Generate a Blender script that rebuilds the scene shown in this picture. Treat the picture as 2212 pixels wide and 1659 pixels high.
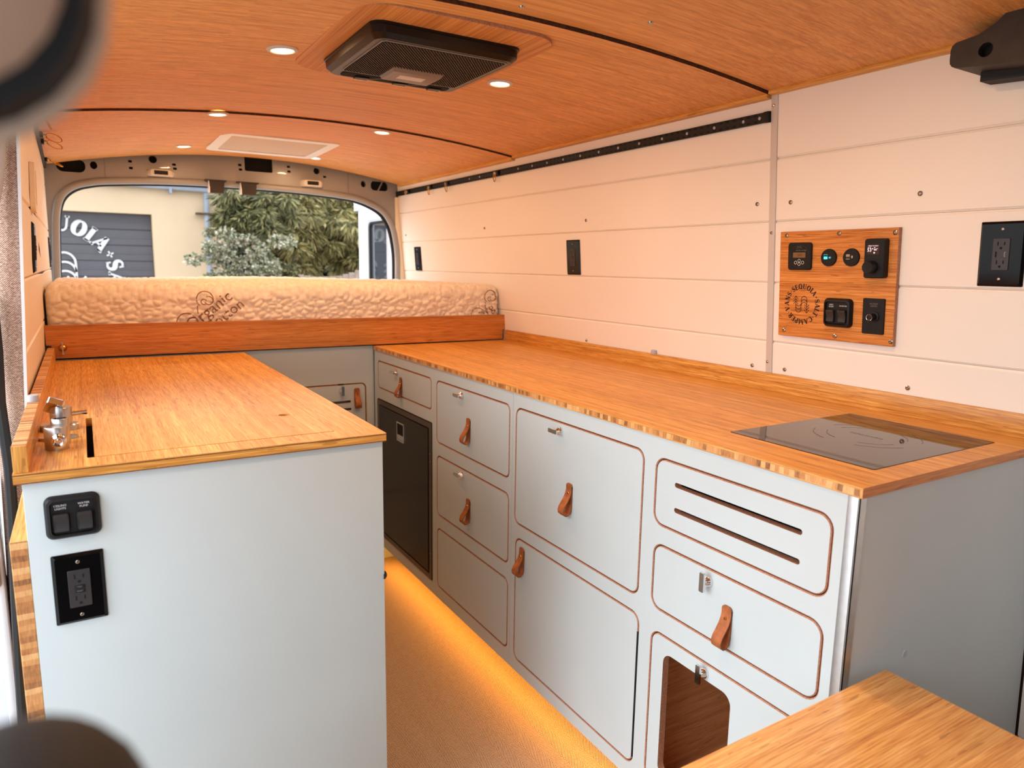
import bpy, bmesh, math, random
from mathutils import Matrix, Vector, noise
random.seed(7)
R_ = math.radians
for o in list(bpy.data.objects): bpy.data.objects.remove(o)
SC = bpy.context.scene
COL = SC.collection
ZC = 1.335                       # camera height above the van floor; everything below is built camera-relative, lifted at the end

# ------------------------------------------------------------------ camera
PX, PY, FPX = 2212, 1659, 1520.0
YAW, PITCH, ROLL = .546469, -.164794, .0162028
fwd = Vector((math.sin(YAW)*math.cos(PITCH), math.cos(YAW)*math.cos(PITCH), math.sin(PITCH)))
rgt0 = Vector((math.cos(YAW), -math.sin(YAW), 0)); up0 = rgt0.cross(fwd)
rgt = math.cos(ROLL)*rgt0 + math.sin(ROLL)*up0
upv = -math.sin(ROLL)*rgt0 + math.cos(ROLL)*up0
cam = bpy.data.cameras.new('camera'); camo = bpy.data.objects.new('camera', cam); COL.objects.link(camo)
camo.matrix_world = Matrix(((rgt.x, upv.x, -fwd.x, 0), (rgt.y, upv.y, -fwd.y, 0), (rgt.z, upv.z, -fwd.z, 0), (0, 0, 0, 1)))
cam.sensor_fit = 'HORIZONTAL'; cam.sensor_width = 36; cam.lens = 36*FPX/PX; cam.clip_start = .02; cam.clip_end = 200
cam.dof.use_dof = True; cam.dof.focus_distance = 1.8; cam.dof.aperture_fstop = cam.lens/5.5
SC.camera = camo

# ------------------------------------------------------------------ sky, exposure
W = bpy.data.worlds.new('overcast_sky'); SC.world = W; W.use_nodes = True
bg = W.node_tree.nodes['Background']; bg.inputs[0].default_value = (.82, .90, 1.0, 1); bg.inputs[1].default_value = 3.0
vs = SC.view_settings; vs.view_transform = 'Standard'; vs.look = 'None'; vs.gamma = 1; vs.use_curve_mapping = False
vs.exposure = -0.08
sun = bpy.data.lights.new('sun', 'SUN'); sun.energy = 3.5; sun.angle = R_(60); sun.color = (.95, .97, 1.0)
suno = bpy.data.objects.new('sun', sun); COL.objects.link(suno); suno.rotation_euler = Vector((1, -.04, -.60)).to_track_quat('-Z', 'Y').to_euler()
PUCK_W = 3.05; LED_W = 4.0
WARM = (1.0, .61, .32); LEDC = (1.0, .43, .06)

# ------------------------------------------------------------------ pixel helpers
def ray(px, py): return rgt*((px-PX/2)/FPX) - upv*((py-PY/2)/FPX) + fwd
def on_x(px, py, X): d = ray(px, py); return d*(X/d.x)
def on_y(px, py, Y): d = ray(px, py); return d*(Y/d.y)
def on_z(px, py, Z): d = ray(px, py); return d*(Z/d.z)
def frame(o, u, v):
    u = Vector(u).normalized(); v = Vector(v); n = u.cross(v).normalized(); v = n.cross(u)
    return Matrix(((u.x, v.x, n.x, o[0]), (u.y, v.y, n.y, o[1]), (u.z, v.z, n.z, o[2]), (0, 0, 0, 1)))
def hit(px, py, M, h=0):
    """point of a pixel ray on the plane n=h of frame M, in that frame's u, v"""
    Mi = M.inverted(); a = Mi @ Vector((0, 0, 0)); b = (Mi.to_3x3() @ ray(px, py)); t = (h-a.z)/b.z
    p = a + b*t; return p.x, p.y

# ------------------------------------------------------------------ materials
MATS = {}
def lin(c):
    c = c/255; return c/12.92 if c <= .04045 else ((c+.055)/1.055)**2.4
def rgb(r, g, b): return (lin(r), lin(g), lin(b), 1)
class NT:
    def __init__(s, name):
        m = bpy.data.materials.new(name); m.use_nodes = True; s.m = m; s.t = m.node_tree; s.n = s.t.nodes
        s.b = s.n['Principled BSDF']; MATS[name] = m
    def new(s, typ, **kw):
        n = s.n.new(typ)
        for k, v in kw.items():
            if k.startswith('i_'):
                n.inputs[int(k[2:])].default_value = v
            else: setattr(n, k, v)
        return n
    def link(s, a, b): s.t.links.new(a, b)
    def math(s, op, a, b=None, c=None):
        n = s.n.new('ShaderNodeMath'); n.operation = op
        for i, v in enumerate((a, b, c)):
            if v is None: continue
            if isinstance(v, (int, float)): n.inputs[i].default_value = v
            else: s.link(v, n.inputs[i])
        return n.outputs[0]
    def ramp(s, fac, stops):
        r = s.n.new('ShaderNodeValToRGB'); e = r.color_ramp.elements
        while len(e) < len(stops): e.new(.5)
        for el, (p, c) in zip(e, stops): el.position = p; el.color = c
        s.link(fac, r.inputs[0]); return r.outputs[0]
    def mix(s, fac, a, b, blend='MIX'):
        n = s.n.new('ShaderNodeMix'); n.data_type = 'RGBA'; n.blend_type = blend
        for sock, v in ((n.inputs[0], fac), (n.inputs[6], a), (n.inputs[7], b)):
            if isinstance(v, (int, float, tuple)): sock.default_value = v
            else: s.link(v, sock)
        return n.outputs[2]
    def coords(s, scale=(1, 1, 1), kind='Object'):
        tc = s.n.new('ShaderNodeTexCoord'); mp = s.n.new('ShaderNodeMapping'); mp.inputs[3].default_value = scale
        s.link(tc.outputs[kind], mp.inputs[0]); return mp.outputs[0]
    def noise(s, vec, scale, detail=3, rough=.5, out=0):
        n = s.n.new('ShaderNodeTexNoise'); n.inputs['Scale'].default_value = scale; n.inputs['Detail'].default_value = detail
        n.inputs['Roughness'].default_value = rough; s.link(vec, n.inputs['Vector']); return n.outputs[out]
    def bump(s, h, strength=.2, dist=.002):
        n = s.n.new('ShaderNodeBump'); n.inputs['Strength'].default_value = strength; n.inputs['Distance'].default_value = dist
        s.link(h, n.inputs['Height']); s.link(n.outputs[0], s.b.inputs['Normal'])
    def set(s, **kw):
        names = dict(rough='Roughness', metal='Metallic', spec='Specular IOR Level', coat='Coat Weight', trans='Transmission Weight', ior='IOR', coatr='Coat Roughness', sheen='Sheen Weight')
        for k, v in kw.items(): s.b.inputs[names[k]].default_value = v

def plain(name, c, rough=.5, metal=0, var=.05, scale=8, bump=0, bscale=200, **kw):
    s = NT(name); col = rgb(*c); v = s.coords()
    f = s.noise(v, scale, 4)
    lo = tuple(x*(1-var) for x in col[:3])+(1,); hi = tuple(min(1, x*(1+var)) for x in col[:3])+(1,)
    s.link(s.ramp(f, [(.3, lo), (.7, hi)]), s.b.inputs['Base Color'])
    s.set(rough=rough, metal=metal, **kw)
    if bump: s.bump(s.noise(v, bscale, 2), bump, .001)
    return s.m
def emit(name, c, strength):
    s = NT(name); s.b.inputs['Base Color'].default_value = (*c, 1); s.b.inputs['Emission Color'].default_value = (*c, 1)
    s.b.inputs['Emission Strength'].default_value = strength; return s.m
def bamboo(name, axis, dark, mid, light, strip=.02, rough=.38, fine=1.0, streak=12.0, ticks=.45):
    """strand and node pattern of laminated bamboo, grain along axis 0/1/2"""
    s = NT(name); sc = [46, 46, 46]; sc[axis] = .6 if ticks > .1 else .25; v = s.coords(tuple(sc))
    n1 = s.noise(v, 1.3*fine, 6, .62)
    sc2 = [380, 380, 380]; sc2[axis] = streak; n2 = s.noise(s.coords(tuple(sc2)), 1.0, 3, .6)
    f = s.math('ADD', s.math('MULTIPLY', n1, .42), s.math('MULTIPLY', n2, .58))
    col = s.ramp(f, [(.34, rgb(*dark)), (.50, rgb(*mid)), (.64, rgb(*light))])
    # strips of slightly different tone
    sep = s.new('ShaderNodeSeparateXYZ'); s.link(s.coords(), sep.inputs[0]); across = [0, 1, 2]; across.remove(axis)
    cells = [s.math('FLOOR', s.math('DIVIDE', sep.outputs[a], strip)) for a in across]
    wn = s.new('ShaderNodeTexWhiteNoise', noise_dimensions='2D'); cb = s.new('ShaderNodeCombineXYZ')
    s.link(cells[0], cb.inputs[0]); s.link(cells[1], cb.inputs[1]); s.link(cb.outputs[0], wn.inputs['Vector'])
    tone = s.math('ADD', .90, s.math('MULTIPLY', wn.outputs[0], .16))
    hsv = s.new('ShaderNodeHueSaturation'); s.link(tone, hsv.inputs['Value']); s.link(col, hsv.inputs['Color'])
    # knuckle ticks
    sc3 = [120, 120, 120]; sc3[axis] = 16; tick = s.noise(s.coords(tuple(sc3)), 1.0, 1, .5)
    tf = s.math('MULTIPLY', s.math('GREATER_THAN', tick, .70), ticks)
    out = s.mix(tf, hsv.outputs[0], rgb(*[int(c*.78) for c in dark]))
    s.link(out, s.b.inputs['Base Color']); s.set(rough=rough, spec=.35); s.bump(n2, .06, .001)
    return s.m
def endgrain(name, axis):
    """end-grain blocks of a cross-laminated edge between two face plies"""
    s = NT(name); sep = s.new('ShaderNodeSeparateXYZ'); s.link(s.coords(), sep.inputs[0])
    wob = s.noise(s.coords((14, 14, 14)), 1, 1)
    c1 = s.math('FLOOR', s.math('DIVIDE', s.math('ADD', sep.outputs[axis], s.math('MULTIPLY', wob, .012)), .0105))
    wn = s.new('ShaderNodeTexWhiteNoise', noise_dimensions='1D'); s.link(c1, wn.inputs['W'])
    col = s.ramp(wn.outputs[0], [(.0, rgb(120, 66, 28)), (.3, rgb(188, 120, 62)), (.6, rgb(216, 152, 90)), (1, rgb(238, 188, 126))])
    col = s.mix(.25, col, s.ramp(s.noise(s.coords((300, 300, 60)), 1, 2), [(.3, rgb(130, 74, 34)), (.7, rgb(240, 190, 130))]))
    s.link(col, s.b.inputs['Base Color']); s.set(rough=.5); return s.m

BD, BMID, BL = (170, 104, 38), (212, 150, 70), (238, 186, 104)
bamboo('bamboo_x', 0, BD, BMID, BL); bamboo('bamboo_y', 1, BD, BMID, BL)
bamboo('bamboo_ceiling', 0, (192, 122, 58), (220, 154, 86), (236, 178, 108), strip=.012, rough=.5, fine=1.5, streak=2.0, ticks=.08)
bamboo('bamboo_surround', 1, (170, 98, 44), (208, 136, 70), (228, 162, 94), strip=.012, rough=.5, fine=1.4, streak=2.0, ticks=.08)
bamboo('bamboo_rail', 0, (164, 94, 38), (200, 124, 56), (220, 150, 78), strip=.025)
bamboo('bamboo_z', 2, BD, BMID, BL)
bamboo('bamboo_desk', 0, (188, 120, 54), (230, 170, 94), (250, 204, 130), strip=.025)
bamboo('bamboo_cover', 1, (184, 114, 46), (216, 152, 74), (236, 182, 104), strip=.019)
bamboo('bamboo_panel', 0, (158, 88, 34), (206, 130, 60), (226, 158, 86), strip=.006, fine=2.2)
bamboo('ply_inside', 2, (186, 120, 72), (210, 146, 94), (222, 164, 112), strip=.3, rough=.6)
endgrain('bamboo_end_y', 1); endgrain('bamboo_end_z', 2)
plain('sage', (190, 199, 200), .55, var=.03, scale=3, bump=.05, bscale=400)
plain('ply_edge', (172, 120, 92), .7, var=.3, scale=300)
plain('seam_edge', (74, 38, 16), .8, var=.6, scale=120)
plain('carcass_dark', (70, 48, 34), .8, var=.15)
plain('white_board', (240, 232, 222), .45, var=.015, scale=2)
plain('cream_board', (236, 222, 200), .5, var=.02, scale=2)
plain('white_trim', (236, 236, 238), .4, var=.02)
plain('aluminium', (200, 196, 194), .34, 1.0, var=.06, scale=60)
plain('chrome', (225, 225, 228), .08, 1.0, var=.01)
plain('brushed_steel', (190, 186, 180), .28, 1.0, var=.08, scale=90)
plain('screw_steel', (170, 160, 150), .22, 1.0, var=.1, scale=400)
plain('brass', (205, 150, 70), .25, 1.0, var=.05)
plain('leather', (158, 88, 42), .6, var=.3, scale=70, bump=.25, bscale=900)
plain('leather_edge', (120, 70, 42), .85, var=.3, scale=300)
plain('black_plastic', (20, 19, 19), .5, var=.1, spec=.3)
plain('black_gloss', (10, 9, 10), .1, var=.1, spec=.25)
plain('rocker_plastic', (40, 38, 38), .42, var=.08)
plain('receptacle_plastic', (46, 42, 43), .4, var=.08)
plain('void_black', (4, 4, 4), .9, var=.1)
plain('dark_bracket', (52, 44, 40), .6, .3, var=.2, scale=30)
plain('van_paint', (150, 147, 145), .38, var=.03, coat=.15)
plain('van_white', (222, 226, 232), .25, var=.02, coat=.5)
plain('rubber', (22, 22, 24), .7, var=.1)
plain('grey_plastic', (120, 118, 120), .5, var=.05)
plain('light_grey_plastic', (176, 178, 184), .45, var=.04)
plain('lamp_housing', (205, 196, 188), .5, var=.03)
plain('fan_black', (18, 14, 12), .3, var=.08, spec=.3)
plain('fan_rib', (46, 34, 27), .5, var=.08)
plain('fan_grey', (128, 116, 106), .4, var=.05)
plain('cooktop_glass', (10, 9, 9), .03, var=.05)
plain('cooktop_print', (60, 56, 54), .3, var=.05)
plain('fridge_door', (40, 34, 31), .26, .55, var=.06, scale=4)
plain('fridge_frame', (96, 88, 82), .35, .6, var=.06)
plain('ink', (42, 14, 10), .7, var=.05)
plain('print_white', (225, 222, 220), .6, var=.03)
plain('print_grey', (120, 116, 112), .6, var=.03)
plain('lcd', (122, 92, 58), .3, var=.08)
plain('mattress_print', (140, 100, 74), .9, var=.1)
plain('letter_white', (214, 212, 210), .7, var=.06)
plain('stucco', (212, 184, 150), .85, var=.06, scale=1.5, bump=.3, bscale=25)
plain('roller_grey', (86, 82, 86), .5, var=.05)
plain('pipe_grey', (150, 156, 166), .5, var=.05)
plain('roof_tile', (120, 90, 80), .8, var=.15)
plain('asphalt', (186, 182, 176), .9, var=.12, scale=20)
plain('fence_wood', (168, 146, 130), .85, var=.2, scale=14)
plain('bark', (88, 70, 52), .9, var=.3, scale=20)
plain('seat_black', (26, 24, 24), .7, var=.1, bump=.2, bscale=300)
plain('mirror_shell', (196, 168, 146), .5, var=.05)
plain('skylight_shade', (200, 184, 168), .7, var=.03)
emit('lamp_lens', (1.0, .78, .42), 9.0)
emit('led_strip_light', LEDC, 3.0)
emit('gauge_blue', (.05, .75, .95), 1.0)
emit('gauge_cream', (.75, .55, .3), .55)
emit('screen_white', (.85, .75, .9), 1.0)
plain('screen_brown', (58, 38, 32), .25, var=.05)
# clear dark glazing of the rear door
s = NT('door_glass'); s.b.inputs['Base Color'].default_value = rgb(70, 74, 80); s.set(rough=.03, spec=.8, metal=.35)
# woven fabric of the pillar
s = NT('woven_fabric'); sep = s.new('ShaderNodeSeparateXYZ'); s.link(s.coords(), sep.inputs[0])
wx = s.math('SINE', s.math('MULTIPLY', sep.outputs[0], 1500)); row = s.math('FLOOR', s.math('DIVIDE', sep.outputs[2], .0042))
wz = s.math('SINE', s.math('MULTIPLY', sep.outputs[2], 1496)); alt = s.math('MULTIPLY', wx, wz)
nz = s.noise(s.coords((200, 200, 500)), 1, 2)
f = s.math('ADD', s.math('MULTIPLY', alt, .25), nz)
s.link(s.ramp(f, [(.3, rgb(140, 104, 84)), (.55, rgb(200, 164, 144)), (.8, rgb(232, 204, 186))]), s.b.inputs['Base Color']); s.set(rough=.95); s.bump(alt, .6, .0015)
# herringbone woven vinyl floor
s = NT('herringbone_floor'); sep = s.new('ShaderNodeSeparateXYZ'); s.link(s.coords(), sep.inputs[0])
pp = s.math('PINGPONG', sep.outputs[0], .036)
t = s.math('ADD', sep.outputs[1], s.math('MULTIPLY', pp, 1.25))
w1 = s.math('SINE', s.math('MULTIPLY', t, 2*math.pi/.0068))
nz = s.noise(s.coords((260, 260, 10)), 1, 2)
f = s.math('ADD', s.math('ADD', s.math('MULTIPLY', w1, .30), .5), s.math('MULTIPLY', s.math('SUBTRACT', nz, .5), .35))
s.link(s.ramp(f, [(.15, rgb(104, 78, 60)), (.5, rgb(172, 140, 112)), (.85, rgb(216, 190, 162))]), s.b.inputs['Base Color']); s.set(rough=.7); s.bump(w1, .4, .001)
# quilted mattress cloth
s = NT('mattress_cloth'); v = s.coords()
s.link(s.ramp(s.noise(v, 60, 4), [(.3, rgb(226, 208, 186)), (.7, rgb(246, 234, 218))]), s.b.inputs['Base Color']); s.set(rough=.9, sheen=.2); s.bump(s.noise(v, 500, 2), .25, .001)
def leafmat(name, cols, sc):
    s = NT(name); oi = s.new('ShaderNodeNewGeometry'); f = oi.outputs['Random Per Island']
    n = len(cols); s.link(s.ramp(f, [(i/(n-1), rgb(*c)) for i, c in enumerate(cols)]), s.b.inputs['Base Color'])
    s.set(rough=.6, trans=0); s.b.inputs['Subsurface Weight'].default_value = 0
    return s.m
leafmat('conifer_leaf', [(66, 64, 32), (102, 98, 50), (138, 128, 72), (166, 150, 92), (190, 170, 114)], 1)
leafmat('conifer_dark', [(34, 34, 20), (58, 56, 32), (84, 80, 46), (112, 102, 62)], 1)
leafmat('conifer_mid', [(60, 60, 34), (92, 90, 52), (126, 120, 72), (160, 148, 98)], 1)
leafmat('ivy_leaf', [(74, 88, 36), (112, 116, 70), (156, 156, 126), (186, 184, 158), (138, 116, 100), (202, 196, 172)], 1)
leafmat('yellow_leaf', [(190, 136, 62), (222, 172, 92), (236, 194, 118)], 1)

# ------------------------------------------------------------------ object helpers
WM = {}
def tag(o, label=None, cat=None, group=None, kind=None):
    if label: o['label'] = label
    if cat: o['category'] = cat
    if group: o['group'] = group
    if kind: o['kind'] = kind
    return o
def thing(name, label, cat, M=None, group=None, kind=None):
    if M is None: M = Matrix()
    if not isinstance(M, Matrix): M = Matrix.Translation(Vector(M))
    o = bpy.data.objects.new(name, None); o.empty_display_size = .05; COL.objects.link(o); o.matrix_basis = M; WM[o] = M
    return tag(o, label, cat, group, kind)
def setup(me, mats, smooth):
    for m in (mats if isinstance(mats, (list, tuple)) else [mats]): me.materials.append(MATS[m])
    if smooth:
        me.polygons.foreach_set('use_smooth', [True]*len(me.polygons)); me.update()
        try: me.set_sharp_from_angle(angle=R_(smooth))
        except Exception: pass
def part(name, bm, mats, parent, local=True, smooth=35, label=None):
    """a mesh child; local=True means bm is already in the parent's frame"""
    if not local: bm.transform(WM[parent].inverted())
    bmesh.ops.recalc_face_normals(bm, faces=bm.faces[:])
    me = bpy.data.meshes.new(name); bm.to_mesh(me); bm.free(); setup(me, mats, smooth)
    o = bpy.data.objects.new(name, me); COL.objects.link(o); o.parent = parent; WM[o] = WM[parent]
    if label: o['label'] = label
    return o
def solo(name, bm, mats, label, cat, M=None, group=None, kind=None, local=True, smooth=35):
    """a thing that is one mesh (it may still get children)"""
    if M is None: M = Matrix()
    if not isinstance(M, Matrix): M = Matrix.Translation(Vector(M))
    if not local: bm.transform(M.inverted())
    bmesh.ops.recalc_face_normals(bm, faces=bm.faces[:])
    me = bpy.data.meshes.new(name); bm.to_mesh(me); bm.free(); setup(me, mats, smooth)
    o = bpy.data.objects.new(name, me); COL.objects.link(o); o.matrix_basis = M; WM[o] = M
    return tag(o, label, cat, group, kind)
def again(o, parent, M, name=None):
    """a copy of a mesh part that shares its data, placed by M in the parent's frame"""
    c = o.copy(); COL.objects.link(c); c.parent = parent; c.matrix_basis = M; WM[c] = WM[parent] @ M
    return c
def BM(): return bmesh.new()
I4 = Matrix()
def box(bm, x0, x1, y0, y1, z0, z1, T=I4, bev=0, mi=0, seg=2):
    r = bmesh.ops.create_cube(bm, size=1)
    vs_ = r['verts']
    for v in vs_: v.co = Vector(((x0+x1)/2+v.co.x*(x1-x0), (y0+y1)/2+v.co.y*(y1-y0), (z0+z1)/2+v.co.z*(z1-z0)))
    fs = list({f for v in vs_ for f in v.link_faces})
    for f in fs: f.material_index = mi
    if bev:
        es = list({e for v in vs_ for e in v.link_edges})
        rr = bmesh.ops.bevel(bm, geom=es, offset=bev, segments=seg, profile=.5, affect='EDGES'); vs_ = list({v for f in rr['faces'] for v in f.verts} | {v for v in vs_ if v.is_valid})
        for f in rr['faces']: f.material_index = mi
    if T is not I4: bmesh.ops.transform(bm, matrix=T, verts=[v for v in vs_ if v.is_valid])
def hexa(bm, p, mi=0):
    """8 points: bottom 0-3 then top 4-7"""
    v = [bm.verts.new(q) for q in p]
    for q in ((3, 2, 1, 0), (4, 5, 6, 7), (0, 1, 5, 4), (1, 2, 6, 5), (2, 3, 7, 6), (3, 0, 4, 7)):
        f = bm.faces.new([v[i] for i in q]); f.material_index = mi
def rrect(x0, x1, y0, y1, r, n=6):
    if x0 > x1: x0, x1 = x1, x0
    if y0 > y1: y0, y1 = y1, y0
    r = min(r, (x1-x0)/2-1e-5, (y1-y0)/2-1e-5); out = []
    for cx, cy, a0 in ((x1-r, y1-r, 0), (x0+r, y1-r, 90), (x0+r, y0+r, 180), (x1-r, y0+r, 270)):
        for i in range(n+1):
            a = R_(a0+90*i/n); out.append((cx+r*math.cos(a), cy+r*math.sin(a)))
    return out
def circ(cx, cy, r, n=24, ry=None): return [(cx+r*math.cos(2*math.pi*i/n), cy+(ry or r)*math.sin(2*math.pi*i/n)) for i in range(n)]
def loop3(bm, pts, z, T=I4): return [bm.verts.new(T @ Vector((p[0], p[1], z))) for p in pts]
def skin(bm, a, b, mi=0):
    n = len(a)
    for i in range(n):
        f = bm.faces.new((a[i], a[(i+1) % n], b[(i+1) % n], b[i])); f.material_index = mi
def prism(bm, outline, z0, z1, T=I4, holes=(), mi=0, side=None, hole_mi=None, cap0=True):
    """extrude an outline with holes from z0 to z1"""
    side = mi if side is None else side; hole_mi = side if hole_mi is None else hole_mi
    for z, do in ((z1, True), (z0, cap0)):
        if not do: continue
        edges = []
        for lp in (outline, *holes):
            vv = loop3(bm, lp, z, T); edges += [bm.edges.new((vv[i], vv[(i+1) % len(vv)])) for i in range(len(vv))]
        r = bmesh.ops.triangle_fill(bm, edges=edges, use_beauty=True)
        for f in r['geom']:
            if isinstance(f, bmesh.types.BMFace): f.material_index = mi
    skin(bm, loop3(bm, outline, z0, T), loop3(bm, outline, z1, T), side)
    for h in holes: skin(bm, loop3(bm, h, z0, T), loop3(bm, h, z1, T), hole_mi)
def layers(bm, loops, T=I4, mi=0, mis=None, cap0=True, cap1=True):
    """skin a stack of equally long loops [(pts, z)], capped"""
    vs_ = [loop3(bm, p, z, T) for p, z in loops]
    for i in range(len(vs_)-1): skin(bm, vs_[i], vs_[i+1], mis[i] if mis else mi)
    if cap0: f = bm.faces.new(vs_[0][::-1]); f.material_index = mi
    if cap1: f = bm.faces.new(vs_[-1]); f.material_index = mis[-1] if mis else mi
def panel(bm, x0, x1, y0, y1, r, z0, z1, ch, T=I4, mi=0, emi=0, n=6):
    """rounded panel with a chamfered front edge; edges use material emi"""
    layers(bm, [(rrect(x0, x1, y0, y1, r, n), z0), (rrect(x0, x1, y0, y1, r, n), z1-ch), (rrect(x0+ch, x1-ch, y0+ch, y1-ch, max(r-ch, .0004), n), z1)], T, mi, [emi, emi, mi])
def cyl(bm, p0, p1, r0, r1=None, n=16, mi=0, cap=True):
    p0 = Vector(p0); p1 = Vector(p1); d = (p1-p0).normalized(); a = d.orthogonal().normalized(); b = d.cross(a); r1 = r0 if r1 is None else r1
    A = [bm.verts.new(p0+r0*(a*math.cos(2*math.pi*i/n)+b*math.sin(2*math.pi*i/n))) for i in range(n)]
    B = [bm.verts.new(p1+r1*(a*math.cos(2*math.pi*i/n)+b*math.sin(2*math.pi*i/n))) for i in range(n)]
    skin(bm, A, B, mi)
    if cap:
        for l in (A[::-1], B): f = bm.faces.new(l); f.material_index = mi
def lathe(bm, prof, n=24, T=I4, mi=0):
    rows = []
    for r, z in prof:
        if r < 1e-6: rows.append([bm.verts.new(T @ Vector((0, 0, z)))])
        else: rows.append([bm.verts.new(T @ Vector((r*math.cos(2*math.pi*i/n), r*math.sin(2*math.pi*i/n), z))) for i in range(n)])
    for a, b in zip(rows, rows[1:]):
        for i in range(n):
            q = [a[i % len(a)], a[(i+1) % len(a)], b[(i+1) % len(b)], b[i % len(b)]]; q2 = []
            for v in q:
                if v not in q2: q2.append(v)
            if len(q2) > 2: f = bm.faces.new(q2); f.material_index = mi
def tube(bm, pts, r, n=8, closed=False, mi=0):
    pts = [Vector(p) for p in pts]; rows = []; prev = None
    for i, p in enumerate(pts):
        a = pts[i-1] if (i or closed) else p; b = pts[(i+1) % len(pts)] if (i < len(pts)-1 or closed) else p
        d = (b-a).normalized(); u = prev if prev is not None else d.orthogonal().normalized(); u = (u-d*u.dot(d)).normalized(); prev = u; w = d.cross(u)
        rr = r[i] if isinstance(r, (list, tuple)) else r
        rows.append([bm.verts.new(p+rr*(u*math.cos(2*math.pi*k/n)+w*math.sin(2*math.pi*k/n))) for k in range(n)])
    for i in range(len(rows)-(0 if closed else 1)): skin(bm, rows[i], rows[(i+1) % len(rows)], mi)
    if not closed:
        bm.faces.new(rows[0][::-1]); bm.faces.new(rows[-1])
def ribbon(bm, path, th, w0, w1, T=I4, mi=0, emi=0):
    """strip of thickness th bent along path [(y, z)], spanning x from w0 to w1"""
    n = len(path); L = []; Rr = []
    for i, p in enumerate(path):
        a = path[max(i-1, 0)]; b = path[min(i+1, n-1)]; d = Vector((b[0]-a[0], b[1]-a[1])).normalized(); nn = Vector((-d.y, d.x))*th/2
        L.append((p[0]+nn.x, p[1]+nn.y)); Rr.append((p[0]-nn.x, p[1]-nn.y))
    def vx(x, q): return bm.verts.new(T @ Vector((x, q[0], q[1])))
    l0 = [vx(w0, q) for q in L]; l1 = [vx(w1, q) for q in L]; r0 = [vx(w0, q) for q in Rr]; r1 = [vx(w1, q) for q in Rr]
    for i in range(n-1):
        for q, m in (((l0[i], l0[i+1], l1[i+1], l1[i]), mi), ((r1[i], r1[i+1], r0[i+1], r0[i]), mi), ((l0[i+1], l0[i], r0[i], r0[i+1]), emi), ((l1[i], l1[i+1], r1[i+1], r1[i]), emi)):
            f = bm.faces.new(q); f.material_index = m
    for a in (0, n-1):
        f = bm.faces.new((l0[a], l1[a], r1[a], r0[a])); f.material_index = emi
def text(bm, s, size, T, mi=0, align='CENTER', ext=.0002):
    cu = bpy.data.curves.new('t', 'FONT'); cu.body = s; cu.size = size; cu.align_x = align; cu.align_y = 'CENTER'; cu.resolution_u = 2
    o = bpy.data.objects.new('t', cu); COL.objects.link(o); bpy.context.view_layer.update()
    me = bpy.data.meshes.new_from_object(o.evaluated_get(bpy.context.evaluated_depsgraph_get()))
    n0 = len(bm.verts); f0 = len(bm.faces); bm.from_mesh(me); bm.verts.ensure_lookup_table(); bm.faces.ensure_lookup_table()
    bmesh.ops.transform(bm, matrix=T, verts=bm.verts[n0:])
    for f in bm.faces[f0:]: f.material_index = mi
    bpy.data.objects.remove(o); bpy.data.curves.remove(cu); bpy.data.meshes.remove(me)
def TR(x, y, z=0): return Matrix.Translation((x, y, z))
def strokes(bm, pts, ws, T, mi=0):
    """flat stroke of varying width along pts"""
    n = len(pts); ws = ws if isinstance(ws, (list, tuple)) else [ws]*n; A = []; B = []
    for i, p in enumerate(pts):
        a = pts[max(i-1, 0)]; b = pts[min(i+1, n-1)]; d = Vector((b[0]-a[0], b[1]-a[1]))
        d = d.normalized() if d.length > 0 else Vector((1, 0)); nn = Vector((-d.y, d.x))*ws[i]/2
        A.append(bm.verts.new(T @ Vector((p[0]+nn.x, p[1]+nn.y, 0)))); B.append(bm.verts.new(T @ Vector((p[0]-nn.x, p[1]-nn.y, 0))))
    for i in range(n-1):
        f = bm.faces.new((A[i], A[i+1], B[i+1], B[i])); f.material_index = mi

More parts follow.
